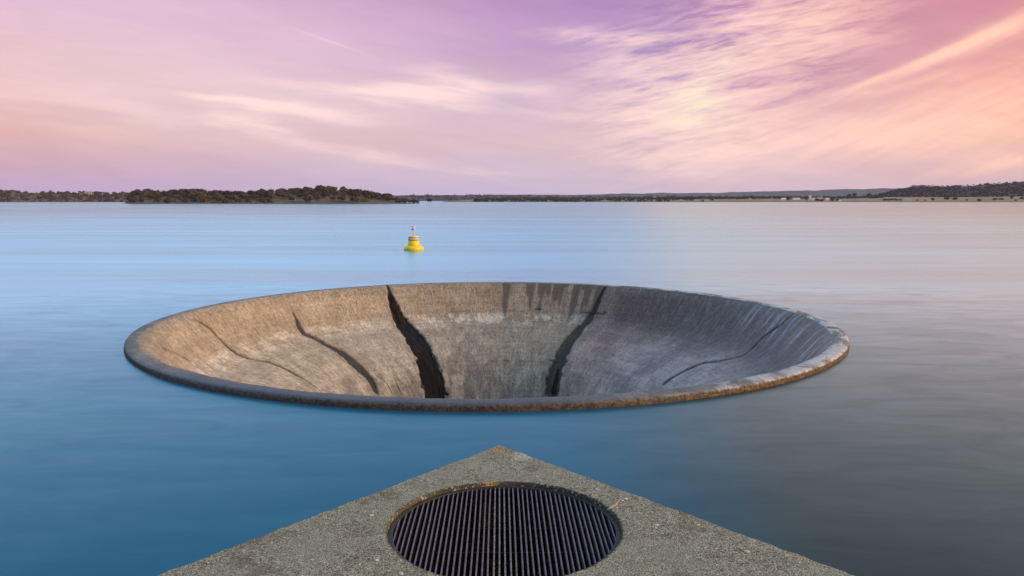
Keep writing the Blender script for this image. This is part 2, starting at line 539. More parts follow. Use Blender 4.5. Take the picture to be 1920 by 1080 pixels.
def concrete_bowl():
    m, g, p = material('weathered_bowl_concrete')
    P = g.new('ShaderNodeTexCoord').outputs['Object']
    q = g.attr('dirarc', 'Vector')
    x, y, z = g.sep(P)
    ang = g.attr('ang')
    # streaks run down the fall line
    st1 = g.noise(g.mapping(q, sc=(150, 150, 1.3)), 1.0, 4, .6)
    st2 = g.noise(g.mapping(q, sc=(420, 420, 5.5)), 1.0, 3, .6)
    sp = g.noise(P, 7.0, 4, .7)
    blot = g.noise(P, .55, 5, .6, .4)
    blot2 = g.noise(g.mapping(q, sc=(16, 16, .8)), 1.0, 5, .62, .3)
    upper = g.rng(g.m('ADD', z, g.m('MULTIPLY', g.m('SUBTRACT', blot2, .5), 1.1)), -1.95 * S, -1.05 * S)
    tan = g.mix(g.rng(blot, .35, .68), (.41, .315, .215), (.285, .212, .14))
    tan = g.mix(g.m('MULTIPLY', g.rng(blot2, .45, .68), .55), tan, (.40, .335, .255))
    pale = g.mix(g.rng(blot2, .35, .65), (.47, .385, .28), (.33, .265, .19))
    col = g.mix(upper, pale, tan)
    # algae tone and the shaded side painted in, right of the widest stain
    shaded_side = g.m('MULTIPLY', g.rng(g.m('ADD', ang, g.m('MULTIPLY', g.m('SUBTRACT', blot2, .5), .22)), .40, .62), g.rng(ang, 2.6, 2.0))
    cen = g.rng(g.m('ADD', ang, g.m('MULTIPLY', g.m('SUBTRACT', blot2, .5), .5)), -.55, -.10, 1.0, .76)  # wall painted darker from its left side to the back centre
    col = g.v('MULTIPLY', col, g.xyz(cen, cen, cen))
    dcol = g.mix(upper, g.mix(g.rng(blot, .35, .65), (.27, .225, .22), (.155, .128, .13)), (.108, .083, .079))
    dcol = g.v('MULTIPLY', dcol, g.ramp(g.rng(ang, .5, 1.5, smooth=False), [(0, (1.0, .86, .77)), (.5, (.86, .86, .88)), (1, (.9, .98, 1.0))]))  # brown to bluish shift of the shaded side painted in
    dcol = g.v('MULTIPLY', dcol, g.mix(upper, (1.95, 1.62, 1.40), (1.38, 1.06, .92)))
    col = g.mix(shaded_side, col, dcol)
    # pale runs on the right lip
    col = g.mix(g.m('MULTIPLY', g.rng(st1, .55, .75), g.m('MULTIPLY', shaded_side, .22)), col, (.42, .40, .39))
    band = g.m('MULTIPLY', g.rng(z, -1.62 * S, -1.42 * S), g.rng(z, -1.02 * S, -1.2 * S))
    band = g.m('MULTIPLY', g.m('MULTIPLY', band, g.rng(g.noise(P, 1.1, 5, .7), .44, .62)), g.rng(ang, .62, .38))
    col = g.mix(g.m('MULTIPLY', band, .75), col, (.60, .53, .43))
    fl = g.rng(g.noise(g.mapping(q, sc=(34, 34, .35)), 1.0, 4, .6, .2), .50, .66)
    lip = g.m('MULTIPLY', g.m('MULTIPLY', g.rng(ang, .8, 1.5), g.rng(z, -1.3 * S, -.2 * S)), .8)
    col = g.mix(g.m('MULTIPLY', fl, lip), col, (.40, .37, .37))
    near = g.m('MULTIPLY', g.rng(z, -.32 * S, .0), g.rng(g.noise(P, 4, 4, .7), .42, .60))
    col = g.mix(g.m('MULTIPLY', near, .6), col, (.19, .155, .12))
    low = g.rng(z, -2.9 * S, -2.2 * S, .62, 0)  # darkening towards the throat, where shade gathers, painted in blotches
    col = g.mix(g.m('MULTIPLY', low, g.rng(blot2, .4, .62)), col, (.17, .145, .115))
    grey = g.m('ADD', g.m('MULTIPLY', st2, .55), g.m('ADD', g.m('MULTIPLY', st1, .35), g.m('MULTIPLY', sp, .45)))
    grey = g.rng(grey, .47, .88, .28, 1.80, smooth=False)
    col = g.v('MULTIPLY', col, g.xyz(grey, grey, grey))
    chips = g.rng(g.noise(g.mapping(q, sc=(330, 330, 7)), 1.0, 2, .5), .66, .74)
    col = g.mix(g.m('MULTIPLY', chips, .55), col, (.55, .51, .44))
    pits = g.rng(g.noise(g.mapping(q, sc=(380, 380, 9), loc=(3, 1, 2)), 1.0, 2, .5), .64, .73)
    col = g.mix(g.m('MULTIPLY', pits, .65), col, (.10, .08, .06))
    course = g.noise(g.xyz(g.m('MULTIPLY', x, .12), g.m('MULTIPLY', y, .12), g.m('MULTIPLY', g.attr('arc'), 4.2)), 1.0, 4, .7)
    cs = g.rng(course, .3, .7, .84, 1.12, smooth=False)
    col = g.v('MULTIPLY', col, g.xyz(cs, cs, cs))
    rn = g.m('MULTIPLY', g.attr('runs'), g.rng(st2, .2, .6, .55, 1.0))
    col = g.mix(g.m('MULTIPLY', rn, .92), col, (.088, .062, .047))
    col = g.mix(g.m('MULTIPLY', g.attr('halo'), .62, clamp=True), col, (.13, .10, .075))
    ck = g.attr('crack')
    ckc = g.mix(g.rng(g.noise(g.mapping(q, sc=(160, 160, .9)), 1.0, 4, .6), .42, .66), (.007, .006, .005), (.036, .023, .012))
    col = g.mix(ck, col, ckc)
    col = g.mix(g.m('MULTIPLY', g.attr('joint'), .85), col, (.03, .025, .02))
    h = g.m('ADD', g.m('MULTIPLY', st2, .6), g.m('ADD', g.m('MULTIPLY', sp, .6), g.m('MULTIPLY', st1, .5)))
    rough = g.m('SUBTRACT', .86, g.m('MULTIPLY', g.m('MAXIMUM', ck, g.m('MULTIPLY', shaded_side, .85)), .40))
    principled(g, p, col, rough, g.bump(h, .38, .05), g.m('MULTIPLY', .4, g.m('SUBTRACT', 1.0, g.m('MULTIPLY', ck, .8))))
    return m


def concrete_rim():
    m, g, p = material('worn_lip_concrete')
    P = g.new('ShaderNodeTexCoord').outputs['Object']
    q = g.attr('dirarc', 'Vector')
    x, y, z = g.sep(P)
    ang = g.attr('ang')
    arc = g.attr('arc')
    sp = g.noise(P, 9.0, 4, .7)
    big = g.noise(P, .8, 4, .6)
    patch = g.noise(g.mapping(q, rot=(0, 0, 0), sc=(9, 9, .9)), 1.0, 4, .6, .6)
    streak = g.noise(g.mapping(q, sc=(60, 60, .6)), 1.0, 4, .6)
    top = g.mix(g.rng(big, .35, .65), (.26, .235, .205), (.16, .14, .125))
    qx, qy, qz = g.sep(q)
    right = g.rng(qx, .0, .75)
    top = g.mix(g.m('MULTIPLY', g.rng(patch, .45, .55), g.m('MULTIPLY', right, .85)), top, (.58, .54, .51))  # whitish sheen of the wet right lip painted as pale patches
    left_lip = g.rng(ang, -.9, -1.6)
    wet = g.m('MULTIPLY', g.rng(qy, -.60, -.92), g.rng(qx, .60, .05, .12, 1))
    top = g.mix(g.m('MULTIPLY', wet, .9), top, (.068, .060, .068))
    algae = g.mix(g.rng(sp, .35, .62), (.045, .025, .012), (.150, .082, .030))
    algae = g.mix(g.rng(g.noise(P, 26, 2, .6), .60, .70), algae, (.36, .24, .10))
    algae = g.mix(g.m('MULTIPLY', g.rng(qx, .55, -.25), .6), algae, (.022, .015, .010))  # outer face painted darker leftwards, on the side away from the sun
    side = g.rng(g.m('ADD', z, g.m('MULTIPLY', g.m('SUBTRACT', sp, .5), .09)), .085 * S, .135 * S)
    outer = g.rng(arc, 1.42 * S, 1.50 * S)
    col = g.mix(g.m('MAXIMUM', side, outer), algae, top)
    edge = g.m('MULTIPLY', g.rng(g.noise(P, 5, 4, .7), .48, .62), g.rng(arc, 1.7 * S, 1.9 * S))
    col = g.mix(g.m('MULTIPLY', edge, .55), col, (.13, .10, .075))
    inn = g.rng(g.m('ADD', arc, g.m('MULTIPLY', g.m('SUBTRACT', g.noise(P, 3.2, 5, .7), .5), .9)), float(ARC[SPLIT]) - .26, float(ARC[SPLIT]) - .04)
    col = g.mix(g.m('MULTIPLY', inn, g.m('MULTIPLY', g.rng(qx, .25, -.15), g.rng(qy, -.86, -.45))), col, g.mix(g.rng(sp, .38, .62), (.24, .175, .115), (.40, .32, .235)))
    gr = g.rng(g.m('ADD', sp, g.m('MULTIPLY', streak, .5)), .5, 1.05, .6, 1.45, smooth=False)
    col = g.v('MULTIPLY', col, g.xyz(gr, gr, gr))
    col = g.mix(g.attr('crack'), col, (.03, .025, .02))
    rough = g.m('SUBTRACT', .85, g.m('MULTIPLY', wet, .35))
    principled(g, p, col, rough, g.bump(sp, .5, .025), .35)
    return m


spill = empty('bellmouth_spillway', (CX, CY, 0))
tag(spill, 'wide round concrete spillway funnel sunk in the lake, streaked tan and grey with dark cracks', 'spillway')
ring_mesh('rim', 0, SPLIT + 1, spill, concrete_rim())
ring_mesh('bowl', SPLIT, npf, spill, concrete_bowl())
bm = bmesh.new()
bmesh.ops.create_circle(bm, cap_ends=True, segments=64, radius=4.7 * S)
for v_ in bm.verts: v_.co.z = -8.8 * S
md, gd, pd = material('dark_shaft_concrete')  # dark disc closing the shaft bottom
principled(gd, pd, gd.mix(gd.noise(gd.new('ShaderNodeTexCoord').outputs['Object'], 2.0), (.02, .018, .015), (.05, .045, .04)), .5)
from_bm('shaft_floor', bm, md, spill)

# ------------------------------------------------------------------ water
def water_material():
    m, g, p = material('lake_water')
    P = g.new('ShaderNodeTexCoord').outputs['Object']
    n1 = g.noise(g.mapping(P, rot=(0, 0, R_(-4)), sc=(.09, .62, 1)), 1.0, 5, .6, .4)
    n2 = g.noise(g.mapping(P, sc=(.6, 2.6, 1)), 1.0, 3, .55, .2)
    n3 = g.noise(g.mapping(P, sc=(.006, .045, 1)), 1.0, 3, .5, .2)
    # body colour and reflection tint painted blue left, grey right of a slanting line
    x, y, z = g.sep(P)
    split_noise = g.noise(g.mapping(P, sc=(.02, .02, 1)), 1.0, 3, .5)
    sx = g.m('ADD', g.m('SUBTRACT', x, g.m('MULTIPLY', y, .16)), g.m('MULTIPLY', g.m('SUBTRACT', split_noise, .5), 5))
    tint_split = g.rng(g.m('DIVIDE', sx, g.m('ADD', .85, g.m('MULTIPLY', g.m('MAXIMUM', y, 0.0), .011))), -2.2, 3.6)
    col = g.mix(tint_split, (.004, .084, .148), (.010, .019, .019))
    n4 = g.noise(g.mapping(P, rot=(0, 0, .25), sc=(.34, 1.0, 1)), 1.0, 6, .66, .8)
    n5 = g.noise(g.mapping(P, rot=(0, 0, R_(1.5)), sc=(.010, .10, 1)), 1.0, 6, .72, .3)
    calm = g.rng(y, 30, 380)                       # the open lake is calmer than the water round the works
    rough = g.m('SUBTRACT', .31, g.m('MULTIPLY', calm, .14))
    rough = g.m('ADD', rough, g.m('ADD', g.m('MULTIPLY', g.m('SUBTRACT', n1, .5), .06), g.m('MULTIPLY', g.m('SUBTRACT', n5, .5), .26)))
    h = g.m('ADD', g.m('MULTIPLY', n2, .35), g.m('MULTIPLY', n1, 1.0))
    # long-exposure water: broad soft reflection over a blue-green body
    nrm = g.bump(h, .17, .10)
    g.nt.nodes.remove(p)
    body = g.new('ShaderNodeBsdfDiffuse'); g.put(body.inputs[0], col)
    glo = g.new('ShaderNodeBsdfGlossy', distribution='MULTI_GGX')
    g.put(glo.inputs['Color'], g.mix(tint_split, (.70, .93, 1.0, 1), (.83, .985, 1.0, 1))); g.put(glo.inputs['Roughness'], rough); g.put(glo.inputs['Normal'], nrm)
    fr = g.new('ShaderNodeFresnel'); fr.inputs[0].default_value = 1.42
    ripple = g.m('MULTIPLY', 2.0, g.m('ADD', g.m('MULTIPLY', g.m('SUBTRACT', n5, .5), .30), g.m('ADD', g.rng(n4, .3, .7, .86, 1.14, smooth=False), g.m('MULTIPLY', g.m('SUBTRACT', n1, .5), .06))))
    mx = g.new('ShaderNodeMixShader')
    g.put(mx.inputs[0], g.m('MINIMUM', g.m('MULTIPLY', g.m('POWER', fr.outputs[0], 1.5), ripple), g.m('MULTIPLY', .81, g.rng(n5, .3, .7, .93, 1.07, smooth=False))))
    g.nt.links.new(body.outputs[0], mx.inputs[1]); g.nt.links.new(glo.outputs[0], mx.inputs[2])
    out = [n for n in g.nt.nodes if n.type == 'OUTPUT_MATERIAL'][0]
    g.nt.links.new(mx.outputs[0], out.inputs[0])
    return m


bm = bmesh.new()
inner = [bm.verts.new((CX + 10.7 * S * math.cos(2 * math.pi * k / 256), CY + 10.7 * S * math.sin(2 * math.pi * k / 256), 0)) for k in range(256)]
mid = []
for k in range(256):
    a = 2 * math.pi * k / 256
    mid.append(bm.verts.new((CX + 40 * S * math.cos(a), CY + 40 * S * math.sin(a), 0)))
far = []
for k in range(256):
    a = 2 * math.pi * k / 256
    far.append(bm.verts.new((CX + 9000 * math.cos(a), CY + 9000 * math.sin(a), 0)))
for A, B in ((inner, mid), (mid, far)):
    for k in range(256):
        bm.faces.new((A[k], B[k], B[(k + 1) % 256], A[(k + 1) % 256]))
water = from_bm('water', bm, water_material())
tag(water, kind='structure')

# ------------------------------------------------------------------ platform with grate
HS = 1.6
ZS = H - HS
a_ = on_plane(937, 833, ZS); b_ = on_plane(285, 1080, ZS); c_ = on_plane(1612, 1080, ZS)
GC = np.array([-.0368, 3.621]); GR = .5735


def slab_material():
    m, g, p = material('exposed_aggregate_concrete')
    P = g.new('ShaderNodeTexCoord').outputs['Object']
    x, y, z = g.sep(P)
    v1 = g.voro(P, 95, out='Color'); v1d = g.voro(P, 95)
    v2 = g.voro(P, 210, out='Color')
    r1, g1, b1 = g.sep(v1); r2, g2, b2 = g.sep(v2)
    big = g.noise(P, 2.2, 5, .6, .3)
    med = g.noise(P, 14, 4, .65)
    stone = g.ramp(r1, [(0, (.085, .065, .048)), (.22, (.21, .155, .11)), (.45, (.32, .275, .22)), (.68, (.40, .37, .315)), (.86, (.47, .42, .345)), (.95, (.52, .44, .33)), (1, (.66, .62, .54))])
    fine = g.ramp(r2, [(0, (.07, .058, .044)), (.4, (.26, .215, .165)), (.75, (.40, .37, .315)), (1, (.56, .53, .46))])
    paste = g.mix(g.rng(med, .35, .65), (.40, .38, .33), (.29, .27, .22))
    col = g.mix(g.rng(g1, .25, .6), stone, fine)
    worn = g.rng(g.m('ADD', big, g.m('MULTIPLY', g.m('SUBTRACT', med, .5), .5)), .42, .66)
    col = g.mix(g.m('MULTIPLY', worn, .55), col, paste)
    brown = g.rng(g.noise(P, 5.5, 5, .65, .2), .52, .66)
    col = g.mix(g.m('MULTIPLY', brown, .5), col, (.12, .085, .055))
    dk = g.rng(g.noise(P, 3.3, 5, .65), .55, .7)
    col = g.mix(g.m('MULTIPLY', dk, .25), col, (.09, .085, .065))

    def blob(px, py, rad, amp=1.0):
        q = on_plane(px, py, ZS)
        d = g.v('DISTANCE', P, (float(q[0]), float(q[1]), ZS), out=1)
        d = g.m('ADD', d, g.m('MULTIPLY', g.m('SUBTRACT', g.noise(P, 22, 4, .7), .5), rad * 1.5))
        return g.m('MULTIPLY', g.rng(d, rad, rad * .55), amp)
    # lichen on the tip and pale scale beside it
    spk = g.rng(g.noise(P, 60, 3, .7), .42, .56)
    col = g.mix(g.m('MULTIPLY', blob(938, 843, .10, .7), spk), col, (.42, .22, .045))
    col = g.mix(g.m('MULTIPLY', blob(980, 855, .085, .9), g.rng(g.noise(P, 45, 3, .7), .36, .52)), col, (.58, .54, .47))
    col = g.mix(g.m('MULTIPLY', blob(902, 872, .12, .5), g.rng(med, .4, .6)), col, (.42, .41, .38))
    # rust-yellow growth round the opening; recessed edge and inner wall painted dark
    rad = g.v('DISTANCE', g.xyz(x, y, 0.0), (float(GC[0]), float(GC[1]), 0.0), out=1)
    ringm = g.rng(g.m('ADD', rad, g.m('MULTIPLY', g.m('SUBTRACT', g.noise(P, 40, 3, .7), .5), .05)), GR + .016, GR + .002)
    rl = g.mix(g.rng(x, -.50, -.32), (.085, .068, .042), (.035, .032, .028))
    org = g.m('MULTIPLY', g.rng(g.m('ABSOLUTE', g.m('ADD', x, .13)), .062, .035), g.rng(y, GC[1], GC[1] + .3))
    rl = g.mix(g.m('MULTIPLY', org, g.rng(g.noise(P, 30, 3, .7), .36, .5)), rl, (.40, .22, .03))
    col = g.mix(g.m('MULTIPLY', ringm, .85), col, rl)
    v3 = g.voro(P, 48, out='Color'); r3, g3, b3 = g.sep(v3)
    peb = g.m('MULTIPLY', g.rng(g.voro(P, 48), .42, .34), g.rng(g3, .56, .60))
    col = g.mix(g.m('MULTIPLY', peb, .85), col, g.ramp(r3, [(0, (.16, .11, .08)), (.3, (.34, .28, .22)), (.6, (.46, .43, .38)), (.8, (.26, .17, .13)), (1, (.62, .58, .50))]))
    ctr = g.rng(g.noise(P, 120, 3, .75), .36, .66, .55, 1.5, smooth=False)
    col = g.v('MULTIPLY', col, g.xyz(g.m('MULTIPLY', ctr, .94), g.m('MULTIPLY', ctr, .94), g.m('MULTIPLY', ctr, .77)))
    h = g.m('SUBTRACT', g.m('ADD', g.m('MULTIPLY', med, .5), g.m('MULTIPLY', r2, .25)), g.m('MULTIPLY', v1d, .8))
    principled(g, p, col, .88, g.bump(h, .8, .012), .3)
    return m


def slab_mesh():
    bm = bmesh.new()
    ul = (b_ - a_)[:2]; ul /= np.linalg.norm(ul)
    ur = (c_ - a_)[:2]; ur /= np.linalg.norm(ur)
    Ll = (a_[1] + 2.6) / -ul[1]; Lr = (a_[1] + 2.6) / -ur[1]
    pts = []
    n = 420
    nl = np.array([ul[1], -ul[0]]); nrr = np.array([-ur[1], ur[0]])
    if nl @ (GC - a_[:2]) < 0: nl = -nl
    if nrr @ (GC - a_[:2]) < 0: nrr = -nrr
    for k in range(n, 0, -1):
        t = Ll * k / n
        j = (fbm(np.array([t * 9.0]), np.array([.3]), 31)[0] - .47) * .024 + (fbm(np.array([t * 55.0]), np.array([.3]), 33)[0] - .47) * .018
        pts.append(a_[:2] + ul * t + nl * j)
    pts.append(a_[:2] + nl * .010 + nrr * .010)
    for k in range(1, n + 1):
        t = Lr * k / n
        j = (fbm(np.array([t * 9.0]), np.array([.3]), 41)[0] - .47) * .024 + (fbm(np.array([t * 55.0]), np.array([.3]), 43)[0] - .47) * .018
        pts.append(a_[:2] + ur * t + nrr * j)
    ctr = np.array([GC[0], GC[1] - 1.2])
    def off(p, dd):
        q = ctr - p; return p + q / np.linalg.norm(q) * dd
    loops = []
    for dd, z in ((.016, ZS), (.006, ZS - .004), (0, ZS - .014), (-.002, ZS - .45), (-.002, -2.0)):
        loops.append([bm.verts.new((*off(p, dd), z)) for p in pts])
    N = len(pts)
    for A, B in zip(loops, loops[1:]):
        for k in range(N):
            bm.faces.new((A[k], A[(k + 1) % N], B[(k + 1) % N], B[k]))
    M = 256
    hl = []
    for rr, z in ((GR + .008, ZS), (GR + .002, ZS - .003), (GR, ZS - .010), (GR, ZS - .2), (GR, .12)):
        ring = []
        for k in range(M):
            a = 2 * math.pi * k / M
            j = (fbm(np.array([a * 14.0]), np.array([.7]), 51)[0] - .47) * .010 if z > ZS - .05 else 0
            ring.append(bm.verts.new((GC[0] + (rr + j) * math.cos(a), GC[1] + (rr + j) * math.sin(a), z)))
        hl.append(ring)
    for A, B in zip(hl, hl[1:]):
        for k in range(M):
            bm.faces.new((A[k], B[k], B[(k + 1) % M], A[(k + 1) % M]))
    bm.faces.new(hl[-1])
    bm.edges.ensure_lookup_table()
    es = []
    for lp in (loops[0], hl[0]):
        for k in range(len(lp)):
            e = bm.edges.get((lp[k], lp[(k + 1) % len(lp)]))
            es.append(e)
    bmesh.ops.triangle_fill(bm, use_beauty=True, use_dissolve=False, edges=es)
    return bm


plat = from_bm('concrete_platform', slab_mesh(), slab_material())
tag(plat, 'pointed grey concrete platform corner with rough gravelly surface and a round opening', 'platform')

# grate
def rust_material(name, c0, c1, c2, droppings=False):
    m, g, p = material(name)
    P = g.new('ShaderNodeTexCoord').outputs['Object']
    n = g.noise(P, 18, 5, .65); f = g.noise(g.mapping(P, sc=(60, 14, 60)), 1, 3, .6)
    col = g.mix(g.rng(n, .35, .65), c0, c1)
    col = g.mix(g.m('MULTIPLY', g.rng(f, .52, .68), .7), col, c2)
    if droppings:
        x, y, z = g.sep(P)
        k = g.m('MULTIPLY', g.rng(g.m('ABSOLUTE', g.m('ADD', x, .015)), .085, .02), g.rng(g.noise(P, 70, 3, .7), .50, .60))
        col = g.mix(g.m('MULTIPLY', k, .8), col, (.42, .38, .34))
    principled(g, p, col, .62, g.bump(n, .4, .002), .5, .15)
    return m


bar_m = rust_material('rusty_bar_steel', (.165, .13, .155), (.095, .072, .082), (.16, .10, .08), True)
ring_m = rust_material('rusty_frame_steel', (.045, .034, .034), (.03, .022, .022), (.10, .055, .025))
ZG = ZS - .026
grate = empty('drain_grate', (GC[0], GC[1], ZG))
tag(grate, 'round rusty steel grate of thin parallel bars set in the concrete platform', 'grate')
bm = bmesh.new()
bm_lathe(bm, [(.571, -.05), (.571, .004), (.549, .004), (.549, -.05)], 128)
bm.faces.ensure_lookup_table()
for f in [f for f in bm.faces if len(f.verts) > 4]: bm.faces.remove(f)
from_bm('frame', bm, ring_m, grate)
NB = 43
yaw = R_(0.9)
for k in range(NB):
    xx = -.549 + 1.098 * (k + .5) / NB
    L = math.sqrt(max(.553 ** 2 - xx * xx, 0))
    if L < .07: continue
    w = .0036
    bm = bmesh.new()
    pts = 10
    rows = []
    jz = random.uniform(-.0015, .0015); jx = random.uniform(-.0012, .0012)
    bow = random.uniform(-.002, .002)
    for i in range(pts + 1):
        t = -1 + 2 * i / pts
        yy = t * L; cx_ = xx + jx + bow * (1 - t * t)
        rows.append([bm.verts.new(q) for q in ((cx_ - w, yy, -.045 + jz), (cx_ - w, yy, -.0015 + jz), (cx_ - w * .6, yy, jz), (cx_ + w * .6, yy, jz), (cx_ + w, yy, -.0015 + jz), (cx_ + w, yy, -.045 + jz))])
    for A, B in zip(rows, rows[1:]):
        for i in range(6):
            bm.faces.new((A[i], A[(i + 1) % 6], B[(i + 1) % 6], B[i]))
    bm.faces.new(rows[0]); bm.faces.new(rows[-1][::-1])
    o = from_bm('bar', bm, bar_m, grate)
    o.rotation_euler.z = yaw
for yy in (-.28, .02, .30):
    bm = bmesh.new()
    L = math.sqrt(.549 ** 2 - yy * yy)
    bm_box(bm, -L, L, yy - .006, yy + .006, -.16, -.13)
    from_bm('cross_bar', bm, ring_m, grate)

# twig and loose chips
mt, gt, pt = material('dry_straw')
principled(gt, pt, gt.mix(gt.noise(gt.new('ShaderNodeTexCoord').outputs['Object'], 60), (.52, .40, .25), (.34, .24, .13)), .8)
tw = [on_plane(px, py, ZS + zz) for px, py, zz in ((1138, 956, .006), (1146, 951, .010), (1154, 947, .012), (1159, 941, .012), (1163, 936, .010), (1160, 933, .006))]
o0 = tw[0].copy()
bm = bmesh.new()
bm_tube(bm, [tuple(q - o0) for q in tw], [.0024, .0032, .0034, .003, .0024, .0012], 7)
tp = on_plane(1143, 929, ZS + .005)
bm_tube(bm, [tuple(tw[5] - o0), tuple((tw[5] + tp) / 2 - o0 + np.array([0, 0, .004])), tuple(tp - o0)], [.0012, .001, .0006], 5)
twig = from_bm('twig', bm, mt, smooth=True)
twig.location = o0
tag(twig, 'thin bent straw coloured twig lying at the edge of the round grate opening', 'twig')

mc, gc, pc = material('pale_stone_chip')
principled(gc, pc, gc.mix(gc.noise(gc.new('ShaderNodeTexCoord').outputs['Object'], 90), (.66, .64, .60), (.42, .40, .36)), .75)


def chip(px, py, wpx, hgt, label, seed):
    q = on_plane(px, py, ZS)
    r = wpx / F * q[1] * .5
    bm = bmesh.new()
    bmesh.ops.create_icosphere(bm, subdivisions=2, radius=1)
    rr = random.Random(seed)
    ph = [rr.uniform(0, 6.28) for _ in range(6)]
    for v_ in bm.verts:
        a = math.atan2(v_.co.y, v_.co.x)
        k = 1 + .18 * math.sin(2 * a + ph[0]) + .12 * math.sin(3 * a + ph[1]) + .07 * math.sin(7 * a + ph[2])
        v_.co = Vector((v_.co.x * r * k, v_.co.y * r * k * 1.25, v_.co.z * hgt * (1 + .2 * math.sin(5 * v_.co.x + ph[3]))))
    o = from_bm('stone_chip', bm, mc)
    o.location = (q[0], q[1], ZS + hgt * .55)
    o.rotation_euler.z = rr.uniform(0, 3)
    tag(o, label, 'stone chip', 'pale chips scattered on the platform')


chip(1173, 936, 7, .005, 'larger of the two white chips lying beside the bent twig', 1)
chip(1167, 939, 4.5, .004, 'smaller of the two white chips lying beside the bent twig', 2)
chip(697, 967, 8, .004, 'flat pale chip on the platform just left of the grate, near its widest point', 3)
chip(706, 1051, 8, .004, 'pale chip on the platform below left of the grate, near the bottom edge', 4)
chip(752, 1076, 9, .004, 'largest pale chip, at the near left edge of the grate', 5)
chip(1231, 985, 7, .004, 'white chip on the platform right of the grate, level with its middle', 6)
chip(1401, 1035, 8, .004, 'white chip on the far right of the platform near its lower edge', 7)
chip(1309, 985, 5, .004, 'small white chip near the right hand edge of the platform', 8)

# ------------------------------------------------------------------ buoy
bp_ = on_plane(776, 469, 0)
bd = float(bp_[1])
pxm = bd / F                      # metres per pixel there
my, gy, py_ = material('yellow_buoy_plastic')
nb = gy.noise(gy.new('ShaderNodeTexCoord').outputs['Object'], 3.0, 4)
principled(gy, py_, gy.mix(gy.rng(nb, .4, .7), (.98, .67, .008), (.94, .58, .008)), .45)
mb, gb, pb_ = material('dark_band_paint')
principled(gb, pb_, gb.mix(gb.noise(gb.new('ShaderNodeTexCoord').outputs['Object'], 4), (.10, .05, .03), (.17, .09, .05)), .5)
mw, gw, pw = material('pale_band_paint')
principled(gw, pw, gw.mix(gw.noise(gw.new('ShaderNodeTexCoord').outputs['Object'], 4), (.80, .72, .64), (.62, .55, .5)), .5)
ms, gs, ps = material('faded_pink_steel')
principled(gs, ps, gs.mix(gs.noise(gs.new('ShaderNodeTexCoord').outputs['Object'], 4), (.78, .64, .66), (.66, .54, .58)), .6)
buoy = empty('marker_buoy', (float(bp_[0]), bd, 0))
tag(buoy, 'yellow bell shaped marker buoy with pale band floating alone beyond the spillway', 'buoy')
u = pxm
bm = bmesh.new()
bm_lathe(bm, [(14 * u, -6 * u), (17.5 * u, -1.0 * u), (18.6 * u, 1.2 * u), (18.6 * u, 4.6 * u), (17.4 * u, 6.2 * u), (13.6 * u, 8.0 * u), (11.2 * u, 9.4 * u)], 48)
from_bm('float', bm, my, buoy, True)
bm = bmesh.new(); bm_lathe(bm, [(11.2 * u, 9.4 * u), (10.4 * u, 12 * u), (10.0 * u, 18.6 * u)], 40); from_bm('body', bm, my, buoy, True)
bm = bmesh.new(); bm_lathe(bm, [(10.25 * u, 18.6 * u), (10.25 * u, 19.6 * u)], 40); from_bm('dark_band', bm, mb, buoy, True)
bm = bmesh.new(); bm_lathe(bm, [(10.45 * u, 19.6 * u), (10.45 * u, 22.6 * u)], 40); from_bm('pale_band', bm, mw, buoy, True)
bm = bmesh.new(); bm_lathe(bm, [(10.25 * u, 22.6 * u), (10.25 * u, 23.6 * u)], 40); from_bm('dark_band', bm, mb, buoy, True)
bm = bmesh.new(); bm_lathe(bm, [(9.8 * u, 23.6 * u), (9.4 * u, 25.4 * u), (7.2 * u, 26.6 * u), (3 * u, 27.2 * u)], 40); from_bm('cap', bm, my, buoy, True)
bm = bmesh.new(); bm_tube(bm, [(0, 0, 27 * u), (0, 0, 39 * u)], [1.3 * u, 1.2 * u], 10); from_bm('mast', bm, ms, buoy, True)
bm = bmesh.new()
for s in (-1, 1):
    bm_tube(bm, [(-3.6 * u * s, 0, 37.4 * u), (3.6 * u * s, 0, 46 * u)], [1.5 * u, 1.5 * u], 8)
from_bm('topmark', bm, ms, buoy, True)

# ------------------------------------------------------------------ distant land
def ground_material(name, c0, c1, c2, scale):
    m, g, p = material(name)
    P = g.new('ShaderNodeTexCoord').outputs['Object']
    a = g.noise(P, scale, 5, .6, .3); b = g.noise(P, scale * 6, 4, .65)
    x, y, z = g.sep(P)
    col = g.mix(g.rng(a, .38, .62), c0, c1)
    col = g.mix(g.m('MULTIPLY', g.rng(b, .5, .66), .7), col, c2)
    # tide-marked bare strip along the waterline
    col = g.mix(g.rng(g.m('ADD', z, g.m('MULTIPLY', g.m('SUBTRACT', b, .5), 1.2)), 1.1, .35), col, (.075, .052, .038))
    principled(g, p, col, .95, g.bump(b, .5, .5), .1)
    return m


bank_m = ground_material('brown_bank_soil', (.20, .120, .062), (.13, .082, .046), (.26, .17, .09), .02)
dry_m = ground_material('dry_grass_field', (.40, .27, .15), (.28, .19, .11), (.17, .12, .075), .012)
wood_m = ground_material('scrubby_hillside_soil', (.085, .055, .045), (.06, .045, .036), (.11, .075, .055), .012)


def px_of(x, y):
    """Frame column that a ground point lies under."""
    c = y * math.cos(PITCH)
    return 960 + F * x / c


def x_of(px, y):
    return (px - 960) / F * y * math.cos(PITCH)


